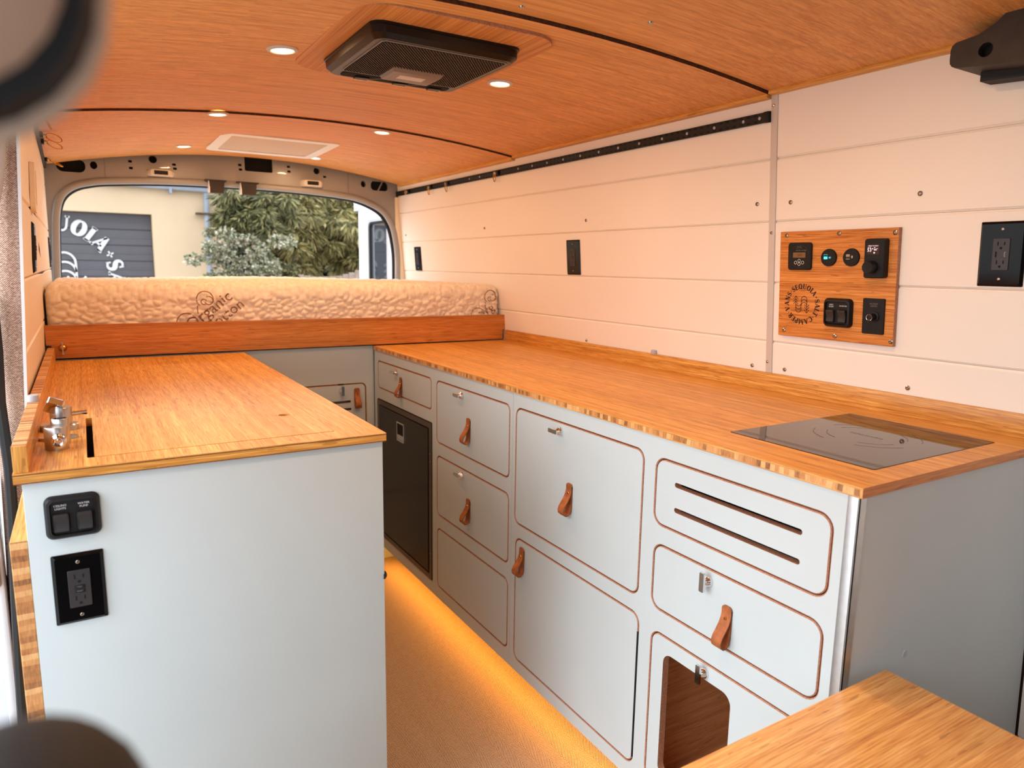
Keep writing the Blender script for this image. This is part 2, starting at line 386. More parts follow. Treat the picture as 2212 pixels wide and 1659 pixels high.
# ------------------------------------------------------------------ serif letters and the round logo
def arcp(cx, cy, rx, ry, a0, a1, n=14): return [(cx+rx*math.cos(R_(a0+(a1-a0)*i/n)), cy+ry*math.sin(R_(a0+(a1-a0)*i/n))) for i in range(n+1)]
def glyph(ch):
    """strokes (points, width) in a box one unit high, centred on x=0; thick stems, thin hairlines, slab serifs"""
    K, H = .2, .085
    def v(x, y0=0, y1=1, w=K): return ([(x, y0), (x, y1)], w)
    def h(x0, x1, y, w=H): return ([(x0, y), (x1, y)], w)
    S = .04
    if ch == 'I': return [v(0), h(-.18, .18, S), h(-.18, .18, 1-S)], .42
    if ch == 'E': return [v(-.15), h(-.3, .3, S), h(-.3, .28, 1-S), h(-.1, .2, .52), v(.27, 0, .26, .07), v(.25, .76, 1, .07), v(.19, .42, .62, .06)], .68
    if ch == 'L': return [v(-.14), h(-.3, .3, S), h(-.3, .04, 1-S), v(.27, 0, .3, .07)], .66
    if ch == 'T': return [v(0), h(-.16, .16, S), h(-.34, .34, 1-S), v(-.31, .74, 1, .07), v(.31, .74, 1, .07)], .72
    if ch in 'OQ':
        p = arcp(0, .5, .30, .455, 0, 360, 28); g = [(p, [H+(K-H+.02)*abs(math.cos(R_(360*i/28))) for i in range(29)])]
        if ch == 'Q': g.append(([(.02, .2), (.2, .02), (.42, -.06)], [.06, .14, .1]))
        return g, .84
    if ch == 'U': return [(([(-.22, 1), (-.22, .35)]+arcp(.02, .35, .24, .31, 180, 360, 12)+[(.26, 1)]), [K, K]+[K-(K-H)*min(1, i/6) for i in range(13)]+[H]), h(-.38, -.06, 1-S), h(.12, .4, 1-S)], .84
    if ch == 'A': return [([(-.34, 0), (.02, 1)], .085), ([(0, 1), (.3, 0)], K), h(-.18, .18, .33), h(-.46, -.2, S), h(.14, .48, S)], .92
    if ch == 'V': return [([(-.28, 1), (.02, 0)], K), ([(.02, 0), (.32, 1)], .085), h(-.44, -.12, 1-S), h(.18, .46, 1-S)], .88
    if ch == 'N': return [v(-.3, 0, 1, H), ([(-.3, 1), (.3, 0)], K), v(.3, 0, 1, H), h(-.42, -.18, S), h(.16, .42, 1-S), h(-.44, -.2, 1-S)], .92
    if ch == 'M': return [v(-.4, 0, 1, H), ([(-.38, 1), (0, .05)], K*.9), ([(0, .05), (.38, 1)], H), v(.4, 0, 1, K*.9), h(-.52, -.28, S), h(.24, .54, S), h(-.5, -.3, 1-S), h(.32, .54, 1-S)], 1.12
    if ch == 'P': return [v(-.16), (arcp(.0, .73, .26, .235, 90, -90, 10), [H+(K-H)*math.sin(math.pi*i/10) for i in range(11)]), h(-.3, .02, 1-S), h(-.12, .02, .5), h(-.32, .02, S)], .7
    if ch == 'R': return [v(-.18), (arcp(-.02, .74, .25, .225, 90, -90, 10), [H+(K-H)*math.sin(math.pi*i/10) for i in range(11)]), h(-.32, 0, 1-S), h(-.14, 0, .52), h(-.34, -.02, S), ([(.0, .52), (.3, .04), (.4, .02)], [.14, K, .08])], .8
    if ch == 'C': return [(arcp(.03, .5, .32, .455, 52, 318, 20), [H+(K-H+.02)*max(0, -math.cos(R_(52+266*i/20))) for i in range(21)]), v(.25, .66, .96, .1), ], .78
    if ch == 'S':
        p = arcp(0, .74, .21, .215, 40, 250, 12)+arcp(-.0, .265, .23, .225, 70, -140, 12)
        return [(p, [.08+.13*math.exp(-((i-13)/6.0)**2) for i in range(len(p))]), v(.2, .7, .98, .07), v(-.22, .02, .3, .07)], .66
    if ch == '+': return [h(-.22, .22, .5, .07), v(0, .28, .72, .07)], .62
    if ch == 'o': return [(arcp(0, .5, .1, .1, 0, 360, 12), .05)], .5
    return [], .34
def logo(bm, R, T, mi=0, weight=1.0):
    seq = 'SEQUOIA+SALToCAMPERoVANSo'; ad = [glyph(c)[1] for c in seq]; hgt = .29*R
    tot = sum(ad); ang = R_(-41.5); per = 2*math.pi/tot
    for c, a in zip(seq, ad):
        ang += per*a/2
        M = T @ Matrix.Rotation(-ang, 4, 'Z') @ TR(0, R-hgt/2) @ Matrix.Scale(hgt, 4)
        for pts, w in glyph(c)[0]:
            w = [x*weight for x in w] if isinstance(w, (list, tuple)) else w*weight
            strokes(bm, pts, w, M, mi)
        ang += per*a/2
    S = T @ Matrix.Scale(R, 4); w = .026*weight
    xl, xm, xr = -.40, -.045, .32
    for i, y in enumerate((.446, .27, .10)):
        cy = y-.19; strokes(bm, [(xm, -.28 if i == 0 else cy)]+arcp((xm+xr)/2, cy, (xr-xm)/2, .19, 180, 0, 14)+[(xr, -.47 if i == 0 else cy)], w, S, mi)
    for i, y in enumerate((-.47, -.287, -.12)):
        cy = y+.19; strokes(bm, [(xl, .44 if i == 0 else cy)]+arcp((xl+xm)/2, cy, (xm-xl)/2, .19, 180, 360, 14)+[(xm, .26 if i == 0 else cy)], w, S, mi)
    for y in (.446, .30, .16): strokes(bm, [(xl-.155, y-.17), (xl, y), (xl+.155, y-.17)], w*1.1, S, mi)
    for y in (-.486, -.32, -.175): strokes(bm, [(xr-.155, y+.17), (xr, y), (xr+.155, y+.17)], w*1.1, S, mi)

# ------------------------------------------------------------------ room shell
FZ = -ZC; CT = -.345; TH = .018
Y1, Y2, YR = 1.372, 2.722, 4.07
def zc(y): return .524 + .0052*(y-1.37) + (.018*min(1, max(0, (y-2.72)/1.28)))
def ceil(x, y):
    z0 = zc(y); k = (z0-.4725)/.664; return z0 - k*(x-.82)**2 + .004*(x-.82) + (.008 if y < Y1 else 0 if y < Y2 else -.007)
def wr(z): return 1.718-.08*(z+.345)
def wl(y, z): t = (y-1.9)/2.15; return -.124 + (.055*(1-t)+.012*t)*(z+.3)
RW = frame((wr(0), 0, 0), (0, -1, 0), (-.08, 0, 1))          # right wall: u towards the cab, v up, n into the room
cl = math.sqrt(1+.08**2)

bm = BM(); box(bm, -.30, 1.80, -1.6, 4.15, FZ-.03, FZ)
solo('floor', bm, 'herringbone_floor', 'woven herringbone vinyl floor of the aisle', 'floor', kind='structure')

bm = BM()      # dark roof skin above the panels
N = 24
def arch_slab(bm, x0, x1, y0, y1, off, th, mi=0, emi=0, ny=6):
    ys = [y0+(y1-y0)*j/ny for j in range(ny+1)]; xs = [x0+(x1-x0)*i/N for i in range(N+1)]
    lo = [[bm.verts.new((x, y, ceil(x, y)+off)) for x in xs] for y in ys]; hi = [[bm.verts.new((x, y, ceil(x, y)+off+th)) for x in xs] for y in ys]
    for j in range(ny):
        for i in range(N):
            bm.faces.new((lo[j][i], lo[j+1][i], lo[j+1][i+1], lo[j][i+1])).material_index = mi
            bm.faces.new((hi[j][i], hi[j][i+1], hi[j+1][i+1], hi[j+1][i])).material_index = mi
        for i in (0, N): bm.faces.new((lo[j][i], lo[j+1][i], hi[j+1][i], hi[j][i])).material_index = emi
    for j in (0, ny):
        for i in range(N): bm.faces.new((lo[j][i], lo[j][i+1], hi[j][i+1], hi[j][i])).material_index = emi
arch_slab(bm, -.30, 1.80, -1.6, 4.15, .022, .03)
ceiling = solo('ceiling', bm, 'void_black', 'arched ceiling lined with bamboo panels', 'ceiling', kind='structure')
for y0, y1 in ((-1.6, Y1-.002), (Y1+.002, Y2-.002), (Y2+.002, 4.03)):
    bm = BM(); arch_slab(bm, -.10, 1.646, y0, y1, 0, .012, 0, 1)
    part('ceiling_panel', bm, ['bamboo_ceiling', 'seam_edge'], ceiling, smooth=20)
bm = BM()
cuts = [-1.6+k*(Y1-.002+1.6)/6 for k in range(7)], [Y1+.002+k*(Y2-Y1-.004)/4 for k in range(5)], [Y2+.002+k*(4.03-Y2-.002)/5 for k in range(6)]
for y0, y1 in [q for c_ in cuts for q in zip(c_, c_[1:])]:
    hexa(bm, [(1.634, y0, ceil(1.634, y0)-.009), (1.654, y0, ceil(1.654, y0)-.009), (1.654, y1, ceil(1.654, y1)-.009), (1.634, y1, ceil(1.634, y1)-.009),
              (1.634, y0, ceil(1.634, y0)), (1.654, y0, ceil(1.654, y0)), (1.654, y1, ceil(1.654, y1)), (1.634, y1, ceil(1.634, y1))])
part('edge_strip', bm, 'bamboo_y', ceiling)
for px, py in ((1405, 58), (1127, 30)):
    p = on_z(px, py, .517); bm = BM(); lathe(bm, [(0, -.003), (.005, -.003), (.0065, 0)], 12, TR(p.x, p.y, ceil(p.x, p.y)))
    part('screw', bm, 'screw_steel', ceiling)

# right wall: boards with V joints on a backing
bm = BM(); box(bm, -4.09, 1.6, FZ*cl-.02, .64, -.03, -.0125); wallR = solo('wall_right', bm, 'carcass_dark', 'white horizontal shiplap boards of the long right wall', 'wall', RW, kind='structure')
def board(bm, u0, u1, v0, v1, t=.012, ch=.005, g=.0003):
    layers(bm, [([(u0, v0+g), (u1, v0+g), (u1, v1-g), (u0, v1-g)], -t), ([(u0, v0+g), (u1, v0+g), (u1, v1-g), (u0, v1-g)], -ch), ([(u0, v0+g+ch), (u1, v0+g+ch), (u1, v1-g-ch), (u0, v1-g-ch)], 0)])
rows = [.307-.17*i for i in range(10)]; vb = [.60]+[z*cl for z in rows]+[FZ*cl]
for i in range(len(vb)-1):
    segs = [(-1.350, 1.6)] if i < 5 else [(-.645, 1.6)]
    if i < 5: segs.append((-4.075, -1.372))
    for u0, u1 in segs:
        bm = BM(); board(bm, u0, u1, vb[i+1], vb[i]); part('plank', bm, 'white_board', wallR, smooth=0)
def screw_at(parent, u, v, r=.0062, h=.0035, mat='screw_steel', n0=0):
    bm = BM(); lathe(bm, [(r, n0), (r*.92, n0+h*.55), (r*.55, n0+h), (r*.5, n0+h*.4), (0, n0+h*.4)], 14, TR(u, v))
    return part('screw', bm, mat, parent)
for px, py in ((1636, 441), (1708, 437), (1988, 418), (1266, 476), (1047, 493), (877, 508), (1267, 735), (1625, 789), (1695, 798), (1961, 838)):
    u, v = hit(px, py, RW); screw_at(wallR, u, v)
# metal joint strip
bm = BM(); box(bm, -1.3715, -1.3505, CT*cl+.02, .58, -.008, .003, bev=.001)
tr = solo('trim_1', bm, 'lamp_housing', 'vertical metal joint strip between the white wall boards', 'trim', RW, kind='structure')
for px, py in ((1673, 228), (1668, 503), (1659, 781)):
    u, v = hit(px, py, RW); screw_at(tr, u, v, .0045, .002, n0=.003)
# bamboo filler between right wall and rear frame
bm = BM(); hexa(bm, [(1.64, 4.078, -.36), (wr(-.36)+.01, 4.078, -.36), (wr(-.36)+.01, 4.084, -.36), (1.64, 4.084, -.36), (1.64, 4.078, .40), (wr(.40)+.01, 4.078, .40), (wr(.40)+.01, 4.084, .40), (1.64, 4.084, .40)])
solo('trim_2', bm, 'cream_board', 'narrow wedge of bamboo beside the rear door frame', 'trim', kind='structure')

# left wall: warped boards from the door pillar to the rear
bm = BM()
hexa(bm, [(wl(1.915, -.6)-.03, 1.915, -.6), (wl(4.07, -.6)-.03, 4.07, -.6), (wl(4.07, -.6)-.013, 4.07, -.6), (wl(1.915, -.6)-.013, 1.915, -.6),
          (wl(1.915, .52)-.03, 1.915, .52), (wl(4.07, .52)-.03, 4.07, .52), (wl(4.07, .52)-.013, 4.07, .52), (wl(1.915, .52)-.013, 1.915, .52)])
wallL = solo('wall_left', bm, 'carcass_dark', 'cream horizontal boards of the left wall behind the long counter', 'wall', kind='structure')
lb = [.50, .345, .135, -.045, -.207, -.37, -.60]
for z1, z0 in zip(lb, lb[1:]):
    bm = BM(); g = .0008; ch = .0045; y0, y1 = 1.915, 4.065
    L0 = [Vector((wl(y, z)+d, y, z)) for d, e in ((-.012, 0), (-ch, 0), (0, ch)) for y, z in ((y0, z0+g+e), (y1, z0+g+e), (y1, z1-g-e), (y0, z1-g-e))]
    vv = [bm.verts.new(p) for p in L0]
    for k in (0, 4): skin(bm, vv[k:k+4], vv[k+4:k+8])
    bm.faces.new(vv[8:]); bm.faces.new(vv[:4][::-1]); part('plank', bm, 'cream_board', wallL, smooth=0)
bm = BM(); hexa(bm, [(wl(1.9, -.35)-.005, 1.895, -.35), (wl(1.9, -.35)+.001, 1.895, -.35), (wl(1.9, -.35)+.001, 1.914, -.35), (wl(1.9, -.35)-.005, 1.914, -.35), (wl(1.9, .5)-.005, 1.895, .5), (wl(1.9, .5)+.001, 1.895, .5), (wl(1.9, .5)+.001, 1.914, .5), (wl(1.9, .5)-.005, 1.914, .5)])
solo('trim_3', bm, 'white_trim', 'white edge strip where the left wall boards meet the fabric pillar', 'trim', kind='structure')
# fabric pillar, seal and body around the sliding door opening
bm = BM()
pl = [(-.143, -.152, .52, -.095), (-.15, -.16, .2, -.105)]
prof = [(.52, -.128, -.083), (.26, -.124, -.094), (0, -.158, -.111), (-.2, -.165, -.121), (-.33, -.158, -.127), (-.46, -.175, -.13), (-.9, -.19, -.14), (-1.335, -.20, -.15)]
rowsv = []
for z, xa, xb in prof:
    rowsv.append([bm.verts.new((xa-.02, 1.99, z)), bm.verts.new((xa, 1.912, z)), bm.verts.new(((xa+xb)/2, 1.900, z)), bm.verts.new((xb-.002, 1.905, z)), bm.verts.new((xb-.002, 1.99, z))])
for a, b in zip(rowsv, rowsv[1:]): skin(bm, a, b)
bm.faces.new(rowsv[0]); bm.faces.new(rowsv[-1][::-1])
solo('trim_4', bm, 'woven_fabric', 'pillar beside the sliding door covered in coarse woven fabric', 'pillar', kind='structure', smooth=60)
bm = BM(); sp = [on_y(px, py, 1.89) for px, py in ((-18, 640), (-6, 760), (0, 870), (10, 940), (20, 1010), (28, 1120), (34, 1280), (42, 1440), (50, 1560), (58, 1680), (64, 1800))]
tube(bm, sp, .011, 8); solo('trim_5', bm, 'rubber', 'black rubber seal along the sliding door opening', 'door seal', kind='structure')
bm = BM(); sp = [on_y(px, py, 1.885) for px, py in ((-18, 200), (-7, 280), (-6, 340), (-9, 400), (-15, 450), (-22, 480))]
tube(bm, sp, [.016, .016, .015, .013, .010, .006], 10); solo('trim_6', bm, 'light_grey_plastic', 'curved grey plastic cover at the top of the fabric pillar', 'trim', kind='structure', smooth=60)
bm = BM(); box(bm, -.42, -.215, 1.99, 2.03, FZ, .6, bev=.01); box(bm, -.225, -.205, 1.93, 2.0, FZ, -.5, bev=.006)
wside = solo('wall_side', bm, 'van_white', 'white painted body metal outside the sliding door opening', 'body panel', kind='structure')
bm = BM(); box(bm, -.238, -.21, 1.913, 1.933, -.75, -.68, bev=.003); part('hinge_arm', bm, 'brushed_steel', wside)
for z in (-.73, -.696):
    bm = BM(); cyl(bm, (-.222, 1.905, z), (-.222, 1.915, z), .007, n=12); part('bolt', bm, 'screw_steel', wside)

# rear frame with the door opening
op = [(-.104, -1.2), (-.104, -.1), (-.091, .133), (-.078, .243), (-.052, .309), (0, .352), (.07, .374), (.149, .386), (.365, .402), (.6, .409), (.839, .410), (1.1, .404), (1.342, .389), (1.43, .374), (1.493, .353), (1.55, .325), (1.590, .288), (1.628, .217), (1.648, .12), (1.655, .035), (1.654, -.1), (1.654, -1.2)]
def smooth_line(p, n=4):
    out = []
    for i in range(len(p)-1):
        a_, b_, c_, d__ = [Vector(p[min(max(j, 0), len(p)-1)]) for j in (i-1, i, i+1, i+2)]
        for k in range(n):
            t_ = k/n; q = .5*((2*b_)+(c_-a_)*t_+(2*a_-5*b_+4*c_-d__)*t_*t_+(3*b_-a_-3*c_+d__)*t_**3); out.append((q.x, q.y))
    return out+[tuple(p[-1])]
op = op[:1]+smooth_line(op[1:-1])+op[-1:]
outer = [(-.32, -1.3), (1.85, -1.3), (1.85, .66), (-.32, .66)]
TY = Matrix(((1, 0, 0, 0), (0, 0, -1, 0), (0, 1, 0, 0), (0, 0, 0, 1)))    # (x, z, n) -> world, n towards the camera
def rear(pts): return pts
holes = [op[::-1],
         rrect(.789, .934, .485, .70, .008, 3), rrect(-.066, .054, .415, .478, .028), circ(.089, .455, .0155, 16, .019),
         rrect(1.492, 1.60, .432, .486, .022), circ(1.447, .464, .0155, 16, .019),
         circ(.349, .505, .019, 14), circ(1.175, .515, .018, 14)]
for x, z in ((.247, .487), (.249, .455), (.445, .488), (.448, .468), (.765, .513), (.768, .490), (1.02, .525), (1.022, .500), (1.22, .487)):
    holes.append([(x-.0085, z-.006), (x+.0085, z-.006), (x+.0085, z+.006), (x-.0085, z+.006)])
bm = BM(); prism(bm, outer, -4.105, -4.085, TY, holes, 0, cap0=False)
wrear = solo('wall_rear', bm, 'van_paint', 'grey painted metal frame around the open rear doorway', 'wall', kind='structure')
bm = BM(); prism(bm, outer, -4.16, -4.108, TY, [[(x*1.0, z) for x, z in op[::-1]]], 0); part('shadow_box', bm, 'void_black', wrear)
bm = BM(); box(bm, 1.555, 1.562, 4.086, 4.088, .425, .49, T=TR(1.55, 4.087, .457) @ Matrix.Rotation(R_(28), 4, 'Y') @ TR(-1.5585, -4.087, -.457)); part('brace', bm, 'van_paint', wrear)
bm = BM(); tube(bm, [(x, 4.088, z) for x, z in op], .018, 8); part('flange', bm, 'van_paint', wrear, smooth=60)
bm = BM(); tube(bm, [((x-.78)*.988+.78, 4.125, z-.012) for x, z in op], .011, 8); part('door_seal', bm, 'rubber', wrear, smooth=60)
for x in (.135, 1.356):
    bm = BM(); box(bm, x-.001, x+.001, 4.0835, 4.0855, .40, .53); part('panel_seam', bm, 'grey_plastic', wrear)
for i, (x0, x1, z0, z1, lab) in enumerate(((.315, .445, .421, .457, 'left'), (1.078, 1.208, .424, .462, 'right'))):
    t = thing('rear_lamp', 'small grey lamp with black louvres above the %s half of the rear doorway' % lab, 'lamp', frame(((x0+x1)/2, 4.085, (z0+z1)/2), (1, 0, 0), (0, 0, 1)), 'lamps over the rear doorway')
    w = (x1-x0)/2; h = (z1-z0)/2; bm = BM()
    layers(bm, [(rrect(-w, w, -h, h, .012), 0), (rrect(-w*.82, w*.82, -h*.9, h*.95, .012), .03), (rrect(-w*.7, w*.7, -h*.8, h*.85, .01), .036)]); part('housing', bm, 'lamp_housing', t)
    bm = BM(); box(bm, -w*.48, w*.48, -h*.5, h*.55, .034, .038); lou = part('louvre_frame', bm, 'void_black', t)
    for k in range(8):
        bm = BM(); x = -w*.42+k*w*.12; box(bm, x, x+w*.045, -h*.42, h*.47, .0375, .0395); part('louvre', bm, 'dark_bracket', lou)
for x0, x1, lab in ((.60, .676, 'left'), (.757, .838, 'right')):
    t = thing('door_strike', 'brown block hanging under the rear header, the %s one of two' % lab, 'door catch', ((x0+x1)/2, 4.062, .357), 'door catches under the header')
    w = (x1-x0)/2; bm = BM(); layers(bm, [([(-w*.86, -.02), (w*.86, -.02), (w*.86, .02), (-w*.86, .02)], 0), ([(-w, -.024), (w, -.024), (w, .024), (-w, .024)], .062)]); part('block', bm, 'dark_bracket', t, smooth=0)
    bm = BM(); box(bm, -w*1.45, w*1.25, -.03, .04, .060, .066); part('plate', bm, 'dark_bracket', t)
    bm = BM(); box(bm, -w*1.05, -w*.9, -.022, .022, .0, .06); part('side_cover', bm, 'van_white', t)

# ------------------------------------------------------------------ rear door standing open
DF = frame((1.70, 4.56, 0), (0, -1, 0), (0, 0, 1))        # u towards the van, n into the doorway
t = solo('door_1', BM(), 'van_white', 'white rear door swung open with a tall dark window', 'door', DF, kind='structure')
bm = BM(); win = rrect(-.165, .20, -.62, .285, .045)
prism(bm, rrect(-.355, .34, -1.15, .452, .03), -.035, 0, I4, [win], 0); part('door_skin', bm, 'van_white', t)
bm = BM()
layers(bm, [(rrect(-.185, .22, -.64, .305, .06), .0), (rrect(-.178, .213, -.633, .298, .055), .014), (rrect(-.165, .20, -.62, .285, .045), .0)], cap0=False, cap1=False); part('window_rim', bm, 'van_white', t)
bm = BM(); prism(bm, rrect(-.168, .203, -.623, .288, .045), -.024, -.018); part('pane', bm, 'door_glass', t)
bm = BM(); tube(bm, [(x, y, -.014) for x, y in rrect(-.160, .195, -.615, .280, .043)], .009, 6, True); part('gasket', bm, 'rubber', t)
bm = BM(); box(bm, -.40, -.335, .37, .445, -.02, .018, bev=.004); box(bm, -.425, -.39, .425, .45, -.01, .012, bev=.003); lt = part('latch', bm, 'van_white', t)
for z in (.385, .405, .43):
    bm = BM(); cyl(bm, (-.345, z, .018), (-.345, z, .022), .005, n=8); part('bolt', bm, 'grey_plastic', lt)
bm = BM(); box(bm, .25, .325, -1.0, .40, -.03, .012, bev=.01); part('inner_frame', bm, 'van_white', t)

# ------------------------------------------------------------------ outdoors
GZ = FZ-.72
bm = BM(); box(bm, -40, 40, -40, 60, GZ-.1, GZ); solo('ground', bm, 'asphalt', 'grey paved yard behind the van', 'ground', kind='structure')
DW = 10.0
gb = thing('garage_building', 'cream stucco garage with a dark roller door carrying a white logo', 'building', (0, DW, GZ))
bm = BM(); prism(bm, [(-6, GZ), (-3.2, GZ), (-3.2, .565), (.79, .565), (.79, GZ), (1.85, GZ), (1.85, 1.05), (-6, 1.05)], -DW-.25, -DW+.15, TY); part('wall', bm, 'stucco', gb, local=False)
bm = BM(); hexa(bm, [(-6.2, DW-.4, 1.03), (2.05, DW-.4, 1.03), (2.05, DW+4, 2.3), (-6.2, DW+4, 2.3), (-6.2, DW-.4, 1.09), (2.05, DW-.4, 1.09), (2.05, DW+4, 2.36), (-6.2, DW+4, 2.36)]); part('roof', bm, 'roof_tile', gb, local=False)
bm = BM(); tube(bm, [(.2, DW-.24, .905), (1.43, DW-.24, .885)], .028, 8); box(bm, .99, 1.02, DW-.27, DW-.15, .82, .93); part('gutter', bm, 'pipe_grey', gb, local=False)
bm = BM(); tube(bm, [(1.41, DW-.2, .9), (1.412, DW-.2, GZ+.1)], .032, 8); part('downpipe', bm, 'pipe_grey', gb, local=False)
bm = BM(); box(bm, 1.28, 1.75, DW-.24, DW-.17, .585, .61); part('bracket', bm, 'bark', gb, local=False)
zz = .565; k = 0
for hgt in [.19]*14:
    bm = BM(); box(bm, -3.2, .79, DW, DW+.04, zz-hgt, zz-.001, bev=.008, seg=1)
    box(bm, -3.2, .79, DW-.005, DW+.01, zz-hgt*.55, zz-hgt*.45); part('door_slat', bm, 'roller_grey', gb, local=False, smooth=0); zz -= hgt
bm = BM(); box(bm, -3.2, .80, DW+.045, DW+.06, GZ, .57); part('door_backing', bm, 'void_black', gb, local=False)
bm = BM(); logo(bm, .625, TY @ TR(-.247, -.192, -DW+.02), 0, 1.45); part('logo', bm, 'letter_white', gb, local=False, smooth=0, label='white round lettering and tree emblem painted on the roller door')

def fol(bm, c, r, n, ln, wd, droop=.5, clump=None):
    """blades or leaves scattered in an ellipsoid"""
    cl_ = [(Vector((random.gauss(0, .5)*r[0], random.gauss(0, .5)*r[1], random.gauss(0, .5)*r[2])), random.uniform(.12, .3)) for _ in range(clump or 30)]
    for i in range(n):
        a, s_ = random.choice(cl_); d = Vector((random.gauss(0, 1), random.gauss(0, 1), random.gauss(0, 1))).normalized()
        p = Vector(c)+a+Vector((d.x, d.y*.8, d.z*.6))*s_*max(r)*random.uniform(.5, 1)
        dr = (d*.8+Vector((random.gauss(0, .4), random.gauss(0, .4), -droop))).normalized(); L = ln*random.uniform(.6, 1.3); w = wd*random.uniform(.7, 1.3)
        sd = dr.cross(Vector((random.gauss(0, 1), -1+random.gauss(0, .6), random.gauss(0, 1)))).normalized()*w
        q = [bm.verts.new(v) for v in (p, p+dr*L*.45+sd, p+dr*L, p+dr*L*.45-sd)]; bm.faces.new(q)
def tree(name, lab, cat, base, crown, r, n, ln, wd, mat, trunk_r, droop, clump, group=None):
    t = thing(name, lab, cat, base, group); bm = BM()
    tube(bm, [base, (base[0]+.04, base[1], (base[2]+crown[2])/2), crown], [trunk_r, trunk_r*.8, trunk_r*.4], 7); part('trunk', bm, 'bark', t, local=False)
    bm = BM(); fol(bm, crown, r, n, ln, wd, droop, clump); part('foliage', bm, mat, t, local=False, smooth=0)
G = 'conifers behind the van'
tree('conifer_tree', 'tall drooping conifer in the middle of the rear doorway', 'tree', (3.0, 12.3, GZ), (3.0, 12.2, .55), (.75, .45, .65), 15000, .17, .016, 'conifer_leaf', .09, .75, 110, G)
tree('conifer_tree', 'drooping conifer next to the open white rear door', 'tree', (4.25, 12.8, GZ), (4.25, 12.7, .55), (.75, .45, .7), 15000, .17, .017, 'conifer_leaf', .09, .75, 110, G)
tree('conifer_tree', 'mid-toned conifer leaning over the corner of the cream garage', 'tree', (2.05, 9.2, GZ), (1.85, 9.2, .62), (.36, .3, .26), 9000, .13, .012, 'conifer_mid', .06, .6, 80, G)
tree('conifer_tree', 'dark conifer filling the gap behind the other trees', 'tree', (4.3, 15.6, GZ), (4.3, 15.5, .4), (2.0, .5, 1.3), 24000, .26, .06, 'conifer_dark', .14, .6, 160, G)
tree('ivy_bush', 'pale variegated ivy bush against the garage corner', 'bush', (1.75, 8.8, GZ), (1.62, 8.7, .02), (.36, .26, .30), 14000, .042, .015, 'ivy_leaf', .04, .2, 90)
tree('shrub', 'small yellow leaved shrub beside the white rear door', 'shrub', (3.95, 10.4, GZ), (3.86, 10.3, .17), (.13, .12, .14), 700, .085, .028, 'yellow_leaf', .02, .5, 12)
tree('shrub', 'low green shrub in front of the sagging fence', 'shrub', (2.3, 9.8, GZ), (2.25, 9.7, -.2), (.24, .22, .17), 3000, .06, .02, 'conifer_mid', .03, .3, 40)
fn = thing('garden_fence', 'weathered board fence with a sagging curved top', 'fence', (3.4, 10.9, GZ))
for k in range(26):
    x = 2.3+k*.1; u = (x-3.13)/.56; top = -.20+.10*min(1.6, abs(u))**2
    bm = BM(); box(bm, x, x+.094, 10.9, 10.92, GZ, top+random.uniform(-.008, .008), bev=.003, seg=1); part('board', bm, 'fence_wood', fn, local=False, smooth=0)
bm = BM(); box(bm, 2.3, 4.9, 10.92, 10.96, -.55, -.47); part('rail', bm, 'fence_wood', fn, local=False)

# ------------------------------------------------------------------ worktops
def slab(bm, x0, x1, y0, y1, z0, z1, emi_x=0, bev=.0015):
    box(bm, x0, x1, y0, y1, z0, z1, bev=bev, seg=2)
    if emi_x:
        for f in bm.faces:
            n = f.normal
            if n.x < -.9: f.material_index = emi_x
t = thing('worktop', 'long bamboo worktop along the white right wall', 'worktop', (1.059, .64, CT-TH))
CX0, CX1, CY0, CY1 = 1.177, 1.608, .696, 1.027
bm = BM(); P2 = Matrix.Identity(4)
prism(bm, [(1.059, .641), (1.7165, .641), (1.7165, 2.905), (1.059, 2.905)], CT-TH, CT, I4, [rrect(CX0, CX1, CY0, CY1, .006)], 0, side=1, hole_mi=0)
for f in bm.faces:
    f.normal_update(); f.material_index = 2 if abs(f.normal.x) > .9 and f.calc_center_median().x < 1.06 else (1 if abs(f.normal.y) > .9 and f.calc_center_median().y < .65 else 0)
part('top', bm, ['bamboo_y', 'bamboo_rail', 'bamboo_end_y'], t, local=False, smooth=0)
bm = BM(); box(bm, 1.0588, 1.062, .6406, 2.905, CT-.0042, CT+.0002, bev=.001); part('top_edge_ply', bm, 'bamboo_y', t, local=False)
bm = BM(); box(bm, 1.0588, 1.062, .6406, 2.905, CT-TH-.0002, CT-TH+.0026, bev=.0008); part('bottom_edge_ply', bm, 'bamboo_y', t, local=False)
bm = BM(); box(bm, 1.700, 1.7125, .642, 2.87, CT, -.294, bev=.0015); part('backsplash', bm, 'bamboo_y', t, local=False)
u = (1.706, 1.849)
def bumper(p, lab):
    bm = BM(); lathe(bm, [(0, 0), (.0115, 0), (.0115, .003), (.0105, .0125), (.0095, .0135), (0, .0135)], 20); solo('rubber_bumper', bm, 'light_grey_plastic', lab, 'bumper', p)
bumper((1.709, 1.849, -.294), 'grey round bumper on the backsplash of the right worktop')
bumper((-.107, 1.79, -.299), 'grey round bumper on the backsplash of the left worktop beside the tap')

